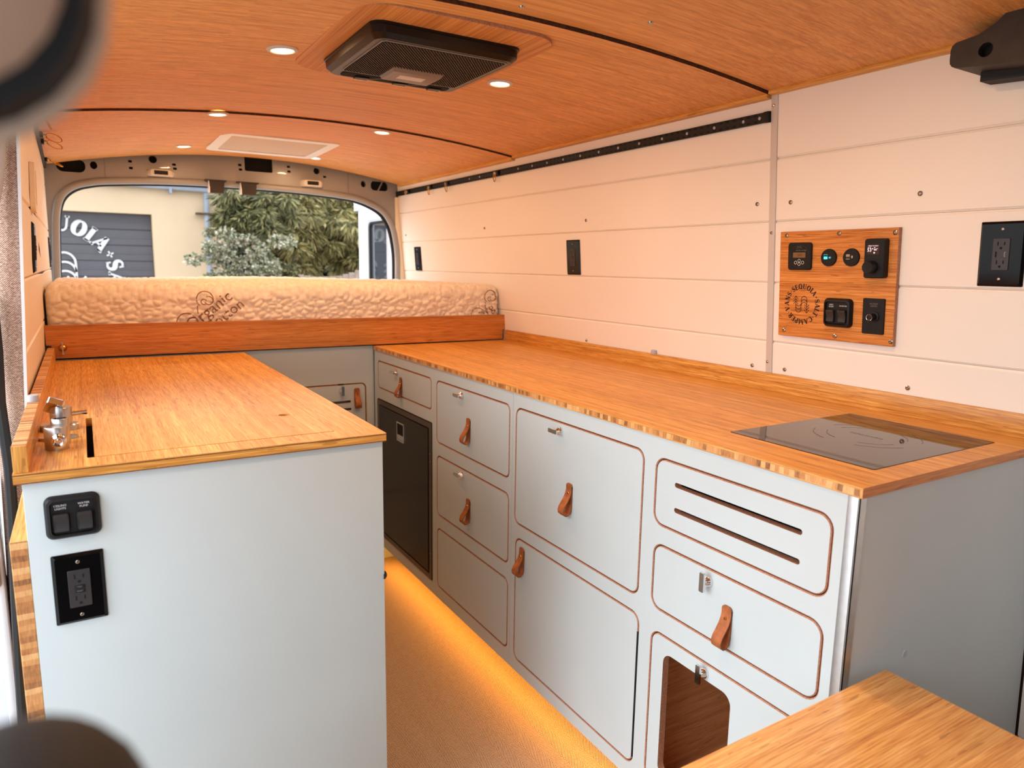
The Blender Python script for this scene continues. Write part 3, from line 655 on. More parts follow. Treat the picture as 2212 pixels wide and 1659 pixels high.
t = thing('worktop', 'bamboo worktop on the left cabinet with a flush sink cover', 'worktop', (-.119, 1.358, CT-TH))
SX0, SX1, SY0, SY1 = -.0145, .431, 1.418, 1.786
bm = BM()
prism(bm, [(-.119, 1.356), (.520, 1.356), (.520, 2.868), (-.119, 2.868)], CT-TH, CT, I4, [rrect(SX0, SX1, SY0, SY1, .003)], 0, side=1, hole_mi=1)
part('top', bm, ['bamboo_y', 'bamboo_x'], t, local=False, smooth=0)
bm = BM(); box(bm, -.119, .5203, 1.3555, 1.3565, CT-.0035, CT-.0018); box(bm, -.119, .5203, 1.3555, 1.3565, CT-TH, CT-TH+.0018); part('edge_line', bm, 'leather_edge', t, local=False)
bm = BM(); box(bm, -.1175, -.0965, 1.359, 2.868, CT, -.299, bev=.0012)
for f in bm.faces:
    f.normal_update()
    if f.normal.z > .9: f.material_index = 1
    if f.normal.y < -.9: f.material_index = 2
part('backsplash', bm, ['bamboo_y', 'bamboo_end_y', 'bamboo_z'], t, local=False, smooth=0)
bm = BM(); prism(bm, [(-.003, 1.4195), (SX1-.0015, 1.4195), (SX1-.0015, SY1-.0015), (-.003, SY1-.0015)], CT-.015, CT+.0006, I4, [circ(.376, 1.626, .0125, 16, .0125)], 0)
solo('sink_cover', bm, 'bamboo_cover', 'light bamboo sink cover with a finger hole let into the left worktop', 'cover', local=False, M=(.2, 1.6, CT-.015), smooth=0)
bm = BM(); prism(bm, rrect(SX0-.01, SX1+.01, SY0-.01, SY1+.01, .01), CT-.17, CT-.165); skin(bm, loop3(bm, rrect(SX0-.01, SX1+.01, SY0-.01, SY1+.01, .01), CT-.17), loop3(bm, rrect(SX0-.01, SX1+.01, SY0-.01, SY1+.01, .01), CT-TH))
solo('sink_basin', bm, 'grey_plastic', 'dark sink basin seen through the slot beside the sink cover', 'sink', M=(.2, 1.6, CT-.17), local=False)

# ------------------------------------------------------------------ cooktop
t = thing('cooktop', 'black glass induction cooktop set flush into the right worktop', 'cooktop', ((CX0+CX1)/2, (CY0+CY1)/2, CT-.012))
bm = BM(); panel(bm, CX0-(CX0+CX1)/2+.001, CX1-(CX0+CX1)/2-.001, CY0-(CY0+CY1)/2+.001, CY1-(CY0+CY1)/2-.001, .006, .0, .0128, .0006); part('glass', bm, 'cooktop_glass', t)
cx, cy = (1.415-(CX0+CX1)/2, 0)
for r in (.105, .078):
    for a0 in (20, 110, 200, 290):
        bm = BM(); strokes(bm, arcp(cx, cy, r, r, a0, a0+52, 12), .0016, TR(0, 0, .0131)); part('ring_mark', bm, 'cooktop_print', t, smooth=0)
bm = BM(); text(bm, 'INDUCTION', .013, TR(cx, cy, .0131) @ Matrix.Rotation(R_(90), 4, 'Z')); part('print', bm, 'cooktop_print', t, smooth=0)

# ------------------------------------------------------------------ right cabinets
FX = 1.064; CB = -1.235; CTOP = CT-TH-.0008
CF = frame((FX, 0, 0), (0, -1, 0), (0, 0, 1))               # u = -y, v = z, n towards the aisle
def face_frame(bm, u0, u1, v0, v1, hl, th=.018, ch=.0022):
    """sage face with router-edged openings [(u0,u1,v0,v1,r)]"""
    prism(bm, [(u0, v0), (u1, v0), (u1, v1), (u0, v1)], -th, 0, I4, [rrect(a-ch, b+ch, c-ch, d+ch, r+ch) for a, b, c, d, r in hl], 0, side=0, hole_mi=2, cap0=False)
    # replace straight hole walls by chamfer + wall
    kill = [f for f in bm.faces if f.material_index == 2]; bmesh.ops.delete(bm, geom=kill, context='FACES')
    for a, b, c, d, r in hl:
        layers(bm, [(rrect(a, b, c, d, r), -th), (rrect(a, b, c, d, r), -ch), (rrect(a-ch, b+ch, c-ch, d+ch, r+ch), 0)], mi=1, cap0=False, cap1=False)
def lock(parent, u, v, vert=False, flip=1):
    """chrome turn latch: rosette plus flat lever"""
    T = TR(u, v)
    bm = BM(); lathe(bm, [(.0125, 0), (.0125, .002), (.0118, .006), (.008, .012), (.0045, .016), (.0045, .019), (0, .019)], 18, T); o = part('latch_rosette', bm, 'chrome', parent)
    bm = BM()
    if vert: layers(bm, [(rrect(-.0065, .0065, -.021, .022, .002, 2), .017), (rrect(-.006, .006, -.020, .021, .002, 2), .0215)], T)
    else: layers(bm, [(rrect(-.030*flip, .009*flip, -.0055, .0055, .002, 2), .017), (rrect(-.030*flip, .009*flip, -.0055, .0055, .002, 2), .0205)], T)
    part('latch_lever', bm, 'chrome', parent)
def pull(parent, u, v, w=.0125, sc=1.0):
    """folded leather strap with a brass rivet, (u, v) is the rivet"""
    pth = [(.020, .0026), (.008, .0028), (0, .0045), (-.010, .0085), (-.022, .0160), (-.034, .0250), (-.044, .0285), (-.053, .0270), (-.059, .0200), (-.059, .0120), (-.053, .0060), (-.042, .0030), (-.020, .0015), (.018, .0014)]
    bm = BM(); ribbon(bm, [(a*sc, b*sc) for a, b in pth], .0026, -w, w, TR(u, v), 0, 1); part('leather_pull', bm, ['leather', 'leather_edge'], parent, smooth=50)
    bm = BM(); layers(bm, [(rrect(-w, w, .006, .026, .008, 4), .0012), (rrect(-w, w, .006, .026, .008, 4), .0040)], TR(u, v)); part('leather_tip', bm, 'leather', parent)
    bm = BM(); lathe(bm, [(.0042, .004), (.0042, .0062), (.003, .0078), (0, .0082)], 12, TR(u, v)); part('rivet', bm, 'brass', parent)
def front(name, parent, a, b, c, d, r, g=.0022, cut=None):
    bm = BM(); th, ch = .018, .0022
    x0, x1, y0, y1 = a+g, b-g, c+g, d-g
    if not cut: panel(bm, x0, x1, y0, y1, r-g, -th, 0, ch, mi=0, emi=1)
    else:
        o1 = rrect(x0, x1, y0, y1, r-g); prism(bm, [p for p in rrect(x0+ch, x1-ch, y0+ch, y1-ch, r-g-ch)], -th, 0, I4, cut, 0, side=1, hole_mi=1)
        layers(bm, [(o1, -th), (o1, -ch), (rrect(x0+ch, x1-ch, y0+ch, y1-ch, r-g-ch), 0)], mi=1, cap0=False, cap1=False)
    return part(name, bm, ['sage', 'ply_edge'], parent)
rA = (-2.860, -2.316, -.522, -.405, .016); rF = (-2.868, -2.310, -1.187, -.571, .003)
rB = [(-2.270, -1.758, -.633, -.405, .022), (-2.268, -1.757, -.906, -.681, .022), (-2.266, -1.755, -1.187, -.957, .022)]
rC = [(-1.722, -1.166, -.758, -.405, .026), (-1.714, -1.158, -1.194, -.801, .026)]
rD = [(-1.126, -.690, -.562, -.409, .028), (-1.120, -.690, -.759, -.606, .028), (-1.114, -.690, -1.192, -.813, .028)]
# unit by the bed: fridge bay, drawers
c1 = thing('base_cabinet', 'sage base cabinet with three stacked fronts beside the fridge', 'cabinet', CF @ TR(-2.3, CB))
def cpart(name, bm, mats, parent, **k): bm.transform(CF); return part(name, bm, mats, parent, local=False, **k)
def shifted(root):   # fronts, latches and pulls are written in CF coordinates, so hang them under a part frame equal to CF
    WM[root] = WM[root]
bm = BM(); face_frame(bm, -2.905, -1.7405, CB, CTOP, [rA, rF]+rB); bm.transform(TR(2.3, -CB)); ff = part('face_frame', bm, ['sage', 'ply_edge'], c1)
class Sub:
    """write in CF coordinates, store in the cabinet's frame"""
def cab_off(M):      # returns Matrix that maps CF coords to cabinet coords
    return M.inverted() @ CF
_part = part
def part(name, bm, mats, parent, local=True, smooth=35, label=None):
    off = parent.get('_off') if parent is not None else None
    if local and parent in OFF: bm.transform(OFF[parent])
    o = _part(name, bm, mats, parent, local, smooth, label)
    if parent in OFF: OFF[o] = OFF[parent]
    return o
OFF = {}
OFF[c1] = cab_off(WM[c1])
bm = BM(); box(bm, -2.904, -1.742, CB+.002, CTOP-.002, -.63, -.61); box(bm, -2.904, -1.742, CB+.001, CB+.012, -.61, -.0185); box(bm, -2.904, -1.742, CTOP-.014, CTOP-.003, -.61, -.0185)
box(bm, -2.904, -2.892, CB+.012, CTOP-.014, -.61, -.0185); box(bm, -1.756, -1.743, CB+.012, CTOP-.014, -.61, -.0185); box(bm, -2.304, -2.29, CB+.012, CTOP-.014, -.61, -.0185); box(bm, -2.89, -2.305, -.556, -.545, -.61, -.0185)
box(bm, -2.29, -1.757, CB+.02, CTOP-.02, -.05, -.04)
part('carcass', bm, 'carcass_dark', c1)
d = front('drawer', c1, *rA); lock(d, -2.646, -.428, flip=1); pull(d, -2.602, -.468, .0115, .92)
d = front('drawer', c1, *rB[0]); lock(d, -2.070, -.428); pull(d, -2.020, -.522)
d = front('drawer', c1, *rB[1]); lock(d, -2.066, -.703); pull(d, -2.018, -.799)
front('lower_panel', c1, *rB[2])
# unit towards the cab
c2 = thing('base_cabinet', 'sage base cabinet with a vent grille under the cooktop', 'cabinet', CF @ TR(-1.2, CB)); OFF[c2] = cab_off(WM[c2])
bm = BM(); face_frame(bm, -1.7395, -.649, CB, CTOP, rC+rD); part('face_frame', bm, ['sage', 'ply_edge'], c2)
bm = BM(); box(bm, -1.7385, -.668, CB+.002, CTOP-.002, -.63, -.61); box(bm, -1.7385, -.668, CTOP-.014, CTOP-.003, -.61, -.0185)
box(bm, -1.7385, -1.726, CB+.012, CTOP-.014, -.61, -.0185); box(bm, -1.15, -1.138, CB+.012, CTOP-.014, -.61, -.0185); box(bm, -1.137, -.669, -.590, -.578, -.61, -.0185)
box(bm, -1.72, -1.152, CB+.02, CTOP-.02, -.05, -.04)
part('carcass', bm, 'carcass_dark', c2)
bm = BM(); box(bm, -1.137, -1.130, CB+.012, -.792, -.60, -.0185); box(bm, -.682, -.669, CB+.012, -.792, -.60, -.0185); box(bm, -1.13, -.682, CB+.012, -.792, -.609, -.595); box(bm, -1.137, -.669, -.792, -.782, -.60, -.0185); box(bm, -1.737, -.669, CB+.001, CB+.012, -.61, -.0185)
part('inner_lining', bm, 'ply_inside', c2)
bm = BM(); XN = Matrix(((0, 0, 1, 0), (0, 1, 0, 0), (1, 0, 0, 0), (0, 0, 0, 1)))
prism(bm, [(-.0005, CB), (-.0005, CTOP), (FX-wr(CTOP)+.003, CTOP), (FX-wr(CB)+.003, CB)], -.6675, -.6495, XN); part('end_panel', bm, 'sage', c2)
bm = BM(); box(bm, -.668, -.6475, CB, CTOP-.0006, -.004, .0015, bev=.0007); box(bm, -.6495, -.6475, CB, CTOP-.0006, -.02, .0015); part('corner_strip', bm, 'aluminium', c2)
d = front('flap_door', c2, *rC[0]); lock(d, -1.496, -.430); pull(d, -1.446, -.586)
d = front('cupboard_door', c2, *rC[1]); pull(d, -1.674, -.848)
bm = BM(); box(bm, -1.1615, -1.1575, -1.172, -.845, -.006, .0012); part('hinge_cover', bm, 'void_black', d)
front('vent_panel', c2, *rD[0], cut=[rrect(-1.066, -.748, -.4635, -.4525, .0054), rrect(-1.064, -.748, -.5195, -.5085, .0054)])
d = front('drawer', c2, *rD[1]); lock(d, -.955, -.633, True); pull(d, -.900, -.690)
d = front('cupboard_door', c2, *rD[2], cut=[rrect(-1.072, -.877, -1.155, -.852, .024)]); lock(d, -.950, -.836, True)
# screw cap on the end panel
EF = frame((1.30, .6495, -.60), (1, 0, 0), (0, 0, 1))
u, v = hit(1954, 1412, EF); bm = BM(); lathe(bm, [(0, .002), (.007, .0015), (.008, 0)], 14, EF @ TR(u, v)); part('screw_cap', bm, 'light_grey_plastic', c2, local=False)
# toe kick and LED strip
bm = BM(); box(bm, 1.185, 1.205, .72, 2.90, FZ, CB); box(bm, 1.19, 1.70, .72, .74, FZ, CB); box(bm, 1.66, 1.69, .74, 2.9, FZ, CB)
solo('toe_kick', bm, 'carcass_dark', 'dark recessed plinth under the right base cabinets', 'plinth', smooth=0)
led = thing('led_strip', 'glowing amber light strip under the edge of the right base cabinets', 'light strip', (1.10, 1.8, CB-.002))
bm = BM(); box(bm, -.005, .005, -1.06, 1.08, -.002, .002); part('diffuser', bm, 'led_strip_light', led)
la = bpy.data.lights.new('led_light', 'AREA'); la.shape = 'RECTANGLE'; la.size = .008; la.size_y = 2.1; la.energy = LED_W; la.color = LEDC
lo = bpy.data.objects.new('led_light', la); COL.objects.link(lo); lo.parent = led; lo.location = (0, 0, -.004)

# ------------------------------------------------------------------ fridge
fr = thing('fridge', 'dark built-in fridge with a steel frame beside the bed cabinet', 'fridge', CF @ TR(-2.589, -1.187)); OFF[fr] = cab_off(WM[fr])
a, b, c, d_, _ = rF
bm = BM(); prism(bm, rrect(a+.002, b-.002, c+.002, d_-.002, .003), -.55, .004, I4, [rrect(a+.024, b-.02, c+.022, d_-.022, .003)], 0, cap0=False); part('frame', bm, 'fridge_frame', fr)
bm = BM(); panel(bm, a+.029, b-.025, c+.028, d_-.026, .003, -.05, .006, .002); fd = part('door', bm, 'fridge_door', fr)
bm = BM(); box(bm, a+.024, b-.02, c+.022, d_-.022, -.06, -.052); part('gasket', bm, 'void_black', fr)
bm = BM(); prism(bm, rrect(-2.634, -2.560, -.705, -.626, .004), .004, .009, I4, [rrect(-2.628, -2.566, -.699, -.632, .003)]); part('handle_frame', bm, 'chrome', fd)
bm = BM(); box(bm, -2.628, -2.566, -.699, -.632, .005, .0062); part('handle_recess', bm, 'void_black', fd)
bm = BM(); box(bm, -2.627, -2.567, -.698, -.677, .006, .0095, bev=.001); part('handle_latch', bm, 'chrome', fd)
for v in (-.69, -.72, -1.08, -1.1):
    screw_at(fr, b-.012, v, .003, .0015, n0=.004)

# ------------------------------------------------------------------ left cabinet
LX0, LX1, LY = -.108, .514, 1.362
t = thing('sink_cabinet', 'sage sink cabinet with a plain end facing the camera', 'cabinet', (.2, 1.36, FZ))
bm = BM(); box(bm, LX0, LX1, LY, LY+.018, FZ+.0, CTOP, bev=.001); part('end_panel', bm, 'sage', t, local=False)
bm = BM(); box(bm, LX1-.018, LX1, LY+.018, 2.866, FZ+.09, CTOP); part('aisle_front', bm, 'sage', t, local=False)
bm = BM(); box(bm, LX0, LX0+.018, LY+.018, 2.866, FZ, CTOP); part('wall_side', bm, 'sage', t, local=False)
bm = BM(); box(bm, LX1-.09, LX1-.07, LY+.018, 2.866, FZ, FZ+.09); part('plinth', bm, 'carcass_dark', t, local=False)
p = on_x(830, 1241, LX1+.003)
bm = BM(); lathe(bm, [(0, .010), (.006, .009), (.010, .005), (.0115, 0)], 16, frame((LX1-.002, p.y, p.z), (0, 1, 0), (0, 0, 1))); part('door_knob', bm, 'black_plastic', t, local=False)
# folding side table
bm = BM(); box(bm, -.1335, -.1085, 1.366, 1.87, -1.12, -.462, bev=.0015)
for f in bm.faces:
    f.normal_update()
    if f.normal.y < -.9: f.material_index = 1
ft = solo('folding_table', bm, ['bamboo_cover', 'bamboo_end_z'], 'bamboo fold-down table hanging beside the left cabinet', 'table', M=(-.12, 1.6, -1.12), local=False, smooth=0)

# ------------------------------------------------------------------ switches and sockets
def rocker(parent, u, v, w=.012, h=.021, n0=.006, down=False):
    bm = BM(); prism(bm, rrect(u-w-.002, u+w+.002, v-h-.002, v+h+.002, .003), n0-.001, n0+.0006); part('rocker_well', bm, 'void_black', parent)
    bm = BM(); s_ = -1 if down else 1
    pts = [(-h, .004), (-h*.9, .0075), (0, .0045), (h*.9, .010), (h, .009), (h, 0), (-h, 0)]
    if down: pts = [(-a_, b_) for a_, b_ in pts][::-1]
    A = [bm.verts.new((u-w, v+a_, n0+b_)) for a_, b_ in pts]; B = [bm.verts.new((u+w, v+a_, n0+b_)) for a_, b_ in pts]
    skin(bm, A, B); bm.faces.new(A[::-1]); bm.faces.new(B)
    bmesh.ops.bevel(bm, geom=bm.edges[:], offset=.0012, segments=2, affect='EDGES'); part('rocker', bm, 'rocker_plastic', parent)
def switch_plate(parent_thing, u, v, w, h, labels, depth=.011):
    bm = BM(); layers(bm, [(rrect(u-w, u+w, v-h, v+h, .012), 0), (rrect(u-w, u+w, v-h, v+h, .012), depth*.35), (rrect(u-w+.004, u+w-.004, v-h+.004, v+h-.004, .010), depth*.9), (rrect(u-w+.008, u+w-.008, v-h+.008, v+h-.008, .008), depth), (rrect(u-w+.0095, u+w-.0095, v-h+.0095, v+h-.0095, .007), depth*.55)])
    pl_ = part('plate', bm, 'black_plastic', parent_thing)
    for k, (s1, s2) in enumerate(labels):
        x = u+(-.43 if k == 0 else .41)*w
        rocker(pl_, x, v-h*.22, w*.27, h*.42, depth*.55, down=False)
        bm = BM()
        if s2: text(bm, s1, h*.135, TR(x, v+h*.56, depth*.55+.0006)); text(bm, s2, h*.135, TR(x, v+h*.42, depth*.55+.0006))
        else: text(bm, s1, h*.13, TR(x, v+h*.49, depth*.55+.0006))
        part('lettering', bm, 'print_white', pl_, smooth=0)
    return pl_
LF = frame((0, LY, 0), (1, 0, 0), (0, 0, 1))
t = thing('light_switch', 'black double rocker switch marked ceiling lights and water pump', 'switch', LF @ TR(-.041, -.428))
switch_plate(t, 0, 0, .0405, .0375, (('CEILING', 'LIGHTS'), ('WATER', 'PUMP')))
def outlet(name, lab, M, w=.0385, h=.0625, usb=False, group='black power outlets', rec=True, plate='black_gloss'):
    t = thing(name, lab, 'outlet', M, group)
    bm = BM(); layers(bm, [(rrect(-w, w, -h, h, .002, 2), 0), (rrect(-w, w, -h, h, .002, 2), .002), (rrect(-w+.005, w-.005, -h+.005, h-.005, .002, 2), .006)]); part('plate', bm, plate, t, smooth=0)
    if not rec: return t
    bm = BM(); panel(bm, -.0165, .0165, -.0335, .0335, .0015, .004, .0078, .0006, n=2); rc = part('receptacle', bm, 'receptacle_plastic', t)
    for s_ in (1, -1):
        vy = .0205 if s_ > 0 else -.0185
        for du, hh in ((-.0064, .0042), (.0064, .0035)):
            bm = BM(); box(bm, du-.0011, du+.0011, vy+.002-hh, vy+.002+hh, .0075, .0081); part('slot', bm, 'void_black', rc)
        bm = BM(); prism(bm, circ(0, vy-.0075, .0026, 12), .0075, .0081); part('ground_hole', bm, 'void_black', rc)
    if usb:
        bm = BM(); box(bm, -.0105, -.0075, -.006, .006, .0075, .0081); part('slot', bm, 'void_black', rc)
        bm = BM(); tube(bm, [(x_, y_, .008) for x_, y_ in rrect(.0075, .0105, -.005, .005, .0014, 3)], .0003, 4, True); part('slot_rim', bm, 'brushed_steel', rc)
    else:
        for vv_, tx in ((.0033, 'TEST'), (-.0043, 'RESET')):
            bm = BM(); box(bm, -.008, .008, vv_-.0031, vv_+.0031, .0075, .0088, bev=.0006); bt = part('button', bm, 'black_plastic', rc)
            bm = BM(); text(bm, tx, .0034, TR(0, vv_, .0089)); part('button_text', bm, 'print_grey', rc, smooth=0)
    for vv_ in (.048, -.048): screw_at(t, 0, vv_*h/.0625, .0034, .0014, n0=.006)
    return t
outlet('power_outlet', 'black power outlet below the double rocker switch', LF @ TR(-.0405, -.558))
for px, py, nm, usb in ((1239.5, 556, 'black power outlet in the middle of the white right wall', False), (904, 559, 'black power outlet on the right wall near the rear doorway', False), (2165, 549, 'large black outlet with charging ports at the edge of the photo', True)):
    u, v = hit(px, py, RW); outlet('power_outlet', nm, RW @ TR(u, v), .0445, .0685, usb)
# left wall fittings (frame following the wall)
def LWF(y, z): return frame((wl(y, z), y, z), (wl(y+.1, z)-wl(y-.1, z), .2, 0), (wl(y, z+.1)-wl(y, z-.1), 0, .2))
def lw_at(px, py):
    d = ray(px, py); tt = 1.5
    for _ in range(60):
        p = d*tt; tt *= (wl(p.y, p.z)/p.x) if abs(p.x) > 1e-6 else 1
        tt = min(max(tt, .5), 5)
    p = d*tt; return min(max(p.y, 1.97), 3.98), p.z
y_, z_ = lw_at(71, 535); outlet('power_outlet', 'tall black outlet on the left wall nearest the fabric pillar', LWF(y_, z_), .0445, .0685)
y2_, z_ = lw_at(106, 545); outlet('power_outlet', 'black outlet on the left wall close to the mattress corner', LWF(max(y2_, y_+.9), z_), .0445, .0685)
y_, z_ = lw_at(66, 406)
t = thing('wall_pocket', 'cream recessed pocket with a dark slit on the left wall', 'wall fitting', LWF(y_, z_))
bm = BM(); prism(bm, rrect(-.055, .055, -.065, .065, .012), 0, .012, I4, [rrect(.0, .04, -.045, .05, .01)]); part('surround', bm, 'cream_board', t)
bm = BM(); prism(bm, rrect(-.002, .042, -.047, .052, .01), .0, .002); part('slit', bm, 'void_black', t)

# ------------------------------------------------------------------ tie-down tracks and rings
def ring_fit(M, lab, ang, group, tilt=12, k=1.0):
    t = thing('tie_down_ring', lab, 'tie-down', M, group)
    bm = BM(); box(bm, -.02, .016, -.010, .010, 0, .010, bev=.003); part('stud', bm, 'black_plastic', t)
    bm = BM(); cyl(bm, (.0, 0, .008), (.0, 0, .018), .006, .005, 12); part('swivel', bm, 'brushed_steel', t)
    bm = BM(); T = TR(0, 0, .016) @ Matrix.Rotation(ang, 4, 'Z') @ Matrix.Rotation(R_(tilt), 4, 'X') @ TR(0, -.022*k, 0)
    tube(bm, [T @ Vector((.011*k*math.cos(a_), .020*k*math.sin(a_), 0)) for a_ in [2*math.pi*i/20 for i in range(20)]], .0021, 6, True); part('ring', bm, 'brass', t, smooth=60)
vt = .4195*cl; trk = thing('tie_down_track', 'long black tie-down track high on the right wall', 'track', RW @ TR(-2.73, vt))
bm = BM(); prism(bm, rrect(-1.352, 1.356, -.0135, .0135, .001, 1), 0, .010); part('rail', bm, 'black_plastic', trk, smooth=0)
bm = BM(); box(bm, 1.340, 1.357, -.0145, .0145, 0, .0125, bev=.001); part('end_cap', bm, 'black_plastic', trk)
bm = BM()
for k in range(105):
    x = -1.33+k*.0254
    for s_ in (-1, 1): prism(bm, circ(x, s_*.0088, .0068, 8, .0035), .0096, .0106)
o = part('track_notches', bm, 'void_black', trk, smooth=0); o['kind'] = 'stuff'
for px, py in ((1646, 256), (1611, 263), (1548, 276), (1489, 288), (1435, 300), (1385.5, 310), (1340, 320), (1298, 329), (1258, 338), (1221, 346), (1186, 353), (1154, 361), (1123.5, 367), (1040, 384), (1018, 388)):
    u, v = hit(px, py, RW); screw_at(trk, u+2.73, 0, .0046, .002, 'light_grey_plastic', n0=.010)
for px, py, a_, lab in ((886, 414, R_(-80), 'brass ring lying flat at the rear end of the right wall track'), (934, 404, R_(-18), 'tilted brass ring second from the rear on the right wall track'), (971, 396, R_(-6), 'hanging brass ring third from the rear on the right wall track'), (1079, 374, R_(-32), 'foremost brass ring on the right wall track')):
    u, v = hit(px, py, RW); ring_fit(RW @ TR(u, vt, .010), lab, a_, 'tie-down rings')
zt = .435
tl = thing('tie_down_track', 'dark tie-down track at the top of the left wall', 'track', (wl(2.9, zt), 2.9, zt))
bm = BM(); hexa(bm, [(wl(1.93, zt)-.001, 1.93, zt-.0135), (wl(4.05, zt)-.001, 4.05, zt-.0135), (wl(4.05, zt)+.010, 4.05, zt-.0135), (wl(1.93, zt)+.010, 1.93, zt-.0135), (wl(1.93, zt)-.001, 1.93, zt+.0135), (wl(4.05, zt)-.001, 4.05, zt+.0135), (wl(4.05, zt)+.010, 4.05, zt+.0135), (wl(1.93, zt)+.010, 1.93, zt+.0135)])
part('rail', bm, 'black_plastic', tl, local=False, smooth=0)
for y, a_, lab in ((2.62, R_(-10), 'nearest ring fitting on the left wall track'), (3.10, R_(70), 'raised ring fitting second along the left wall track'), (3.26, R_(55), 'ring fitting third along the left wall track'), (3.82, R_(20), 'ring fitting at the rear end of the left wall track')):
    M = frame((wl(y, zt)+.010, y, zt), (0, 1, 0), (0, 0, 1)); ring_fit(M, lab, a_, 'tie-down rings', -62 if y > 3 else -25, 1.35)

# ------------------------------------------------------------------ control panel
u0, v0 = hit(1692.5, 501, RW); u1, _ = hit(1949.5, 491, RW); _, v1 = hit(1686.5, 722, RW)
pcx, pcy = (u0+u1)/2, (v0+v1)/2; PM = RW @ TR(pcx, pcy)
cp = thing('control_panel', 'bamboo control panel with monitors, switches and a round logo on the right wall', 'control panel', PM)
w, h = (u1-u0)/2, (v0-v1)/2
bm = BM(); panel(bm, -w, w, -h, h, .001, 0, .012, .0008, n=1, mi=0, emi=1); part('board', bm, ['bamboo_panel', 'ply_edge'], cp, smooth=0)
def pu(px, py, n=.012): a_, b_ = hit(px, py, RW, n); return a_-pcx, b_-pcy
for px, py in ((1699.5, 509), (1813, 504), (1934.5, 502), (1693.5, 713), (1803.5, 726), (1924.5, 738)):
    a_, b_ = pu(px, py); screw_at(cp, a_, b_, .0062, .003, n0=.012)
# battery monitor
(a0, b0), (a1, b1) = pu(1704, 523), pu(1756, 585); mx, my = (a0+a1)/2, (b0+b1)/2; mw = .0365
bm = BM(); panel(bm, mx-mw, mx+mw, my-mw, my+mw, .008, .012, .018, .0015); mon = part('battery_monitor', bm, 'black_plastic', cp)
bm = BM(); tube(bm, [(mx+.03*math.cos(R_(i*10)), my+.03*math.sin(R_(i*10)), .018) for i in range(36)], .0006, 5, True); part('dial_ring', bm, 'rocker_plastic', mon)
bm = BM(); box(bm, mx-.0195, mx+.0195, my-.0035, my+.0105, .0178, .0186); part('screen', bm, 'lcd', mon)
bm = BM(); text(bm, '50%', .009, TR(mx+.002, my+.0035, .0189)); part('screen_digits', bm, 'carcass_dark', mon, smooth=0)
bm = BM(); text(bm, 'victron energy', .0055, TR(mx+.005, my+.0165, .0184)); text(bm, 'BlueSolar', .0035, TR(mx, my+.026, .0184)); text(bm, 'battery monitor', .003, TR(mx, my+.0225, .0184)); part('lettering', bm, 'print_grey', mon, smooth=0)
for dx, dy in ((-.011, -.0165), (0, -.0115), (0, -.0205), (.011, -.0165)):
    bm = BM(); tube(bm, [(mx+dx+.0038*math.cos(R_(i*24)), my+dy+.0042*math.sin(R_(i*24)), .0184) for i in range(15)], .0006, 5, True); part('button', bm, 'print_white', mon)
# two round gauges
for k, (px, py, sm) in enumerate(((1790.5, 556.5, 'gauge_blue'), (1839, 556, 'gauge_cream'))):
    gx, gy = pu(px, py, .014); bm = BM(); lathe(bm, [(.0225, .012), (.0225, .0155), (.0215, .017), (0, .0172)], 32, TR(gx, gy)); g = part('tank_gauge', bm, 'black_plastic', cp)
    bm = BM()
    if k == 0: box(bm, gx-.0125, gx-.002, gy-.004, gy+.003, .017, .0176); text(bm, '80', .0065, TR(gx+.005, gy, .0176)); tube(bm, [(gx-.012, gy+.006, .0174), (gx-.012, gy+.008, .0174), (gx-.0025, gy+.008, .0174), (gx-.0025, gy+.006, .0174)], .0003, 4)
    else:
        for dy in (.007, .0045, .002, -.004): box(bm, gx-.0125, gx-.0025, gy+dy-.0004, gy+dy+.0004, .017, .0176)
        text(bm, '0', .009, TR(gx+.004, gy+.001, .0176))
    part('display', bm, sm, g, smooth=0)
    bm = BM(); text(bm, 'FRESH WATER' if k == 0 else 'GREY WATER', .0028, TR(gx, gy+.0125, .0175)); text(bm, 'TANK LEVEL', .0028, TR(gx, gy-.011, .0175)); part('lettering', bm, 'rocker_plastic', g, smooth=0)
# heater controller
(a0, b0), (a1, b1) = pu(1868, 520, .03), pu(1908, 598, .03); hx, hy = (a0+a1)/2, (b0+b1)/2; hw, hh = .0265, .0475
bm = BM(); layers(bm, [(rrect(hx-hw, hx+hw, hy-hh, hy+hh, .006), .012), (rrect(hx-hw, hx+hw, hy-hh, hy+hh, .006), .028), (rrect(hx-hw+.002, hx+hw-.002, hy-hh+.002, hy+hh-.002, .005), .030)]); hc = part('heater_controller', bm, 'black_plastic', cp)
bm = BM(); box(bm, hx-.0185, hx+.0125, hy+.010, hy+.034, .0298, .0304); part('screen', bm, 'screen_brown', hc)
bm = BM(); text(bm, 'PRESS TO START', .0034, TR(hx-.003, hy+.0305, .0306)); text(bm, 'Room', .0034, TR(hx-.0125, hy+.0268, .0306)); text(bm, 'Set', .0034, TR(hx+.001, hy+.0268, .0306)); text(bm, '53\u00b0', .0115, TR(hx-.010, hy+.0205, .0306)); text(bm, '66\u00b0', .0075, TR(hx+.004, hy+.0218, .0306)); prism(bm, circ(hx, hy+.0142, .0019, 12), .0304, .0306); part('screen_text', bm, 'screen_white', hc, smooth=0)
bm = BM(); lathe(bm, [(.0155, .030), (.0150, .048), (.0138, .050), (.0120, .0498), (0, .0498)], 28, TR(hx-.004, hy-.020)); part('knob', bm, 'black_plastic', hc)
# double rocker
(a0, b0), (a1, b1) = pu(1777, 643, .02), pu(1838, 710, .02); sx, sy = (a0+a1)/2+.001, (b0+b1)/2
for o in (cp,): OFF[o] = TR(0, 0, .012)
sp_ = switch_plate(cp, sx, sy, .0405, .0375, (('GREY', 'DUMP'), ('INVERTER', '')), .013); sp_.name = 'double_switch'
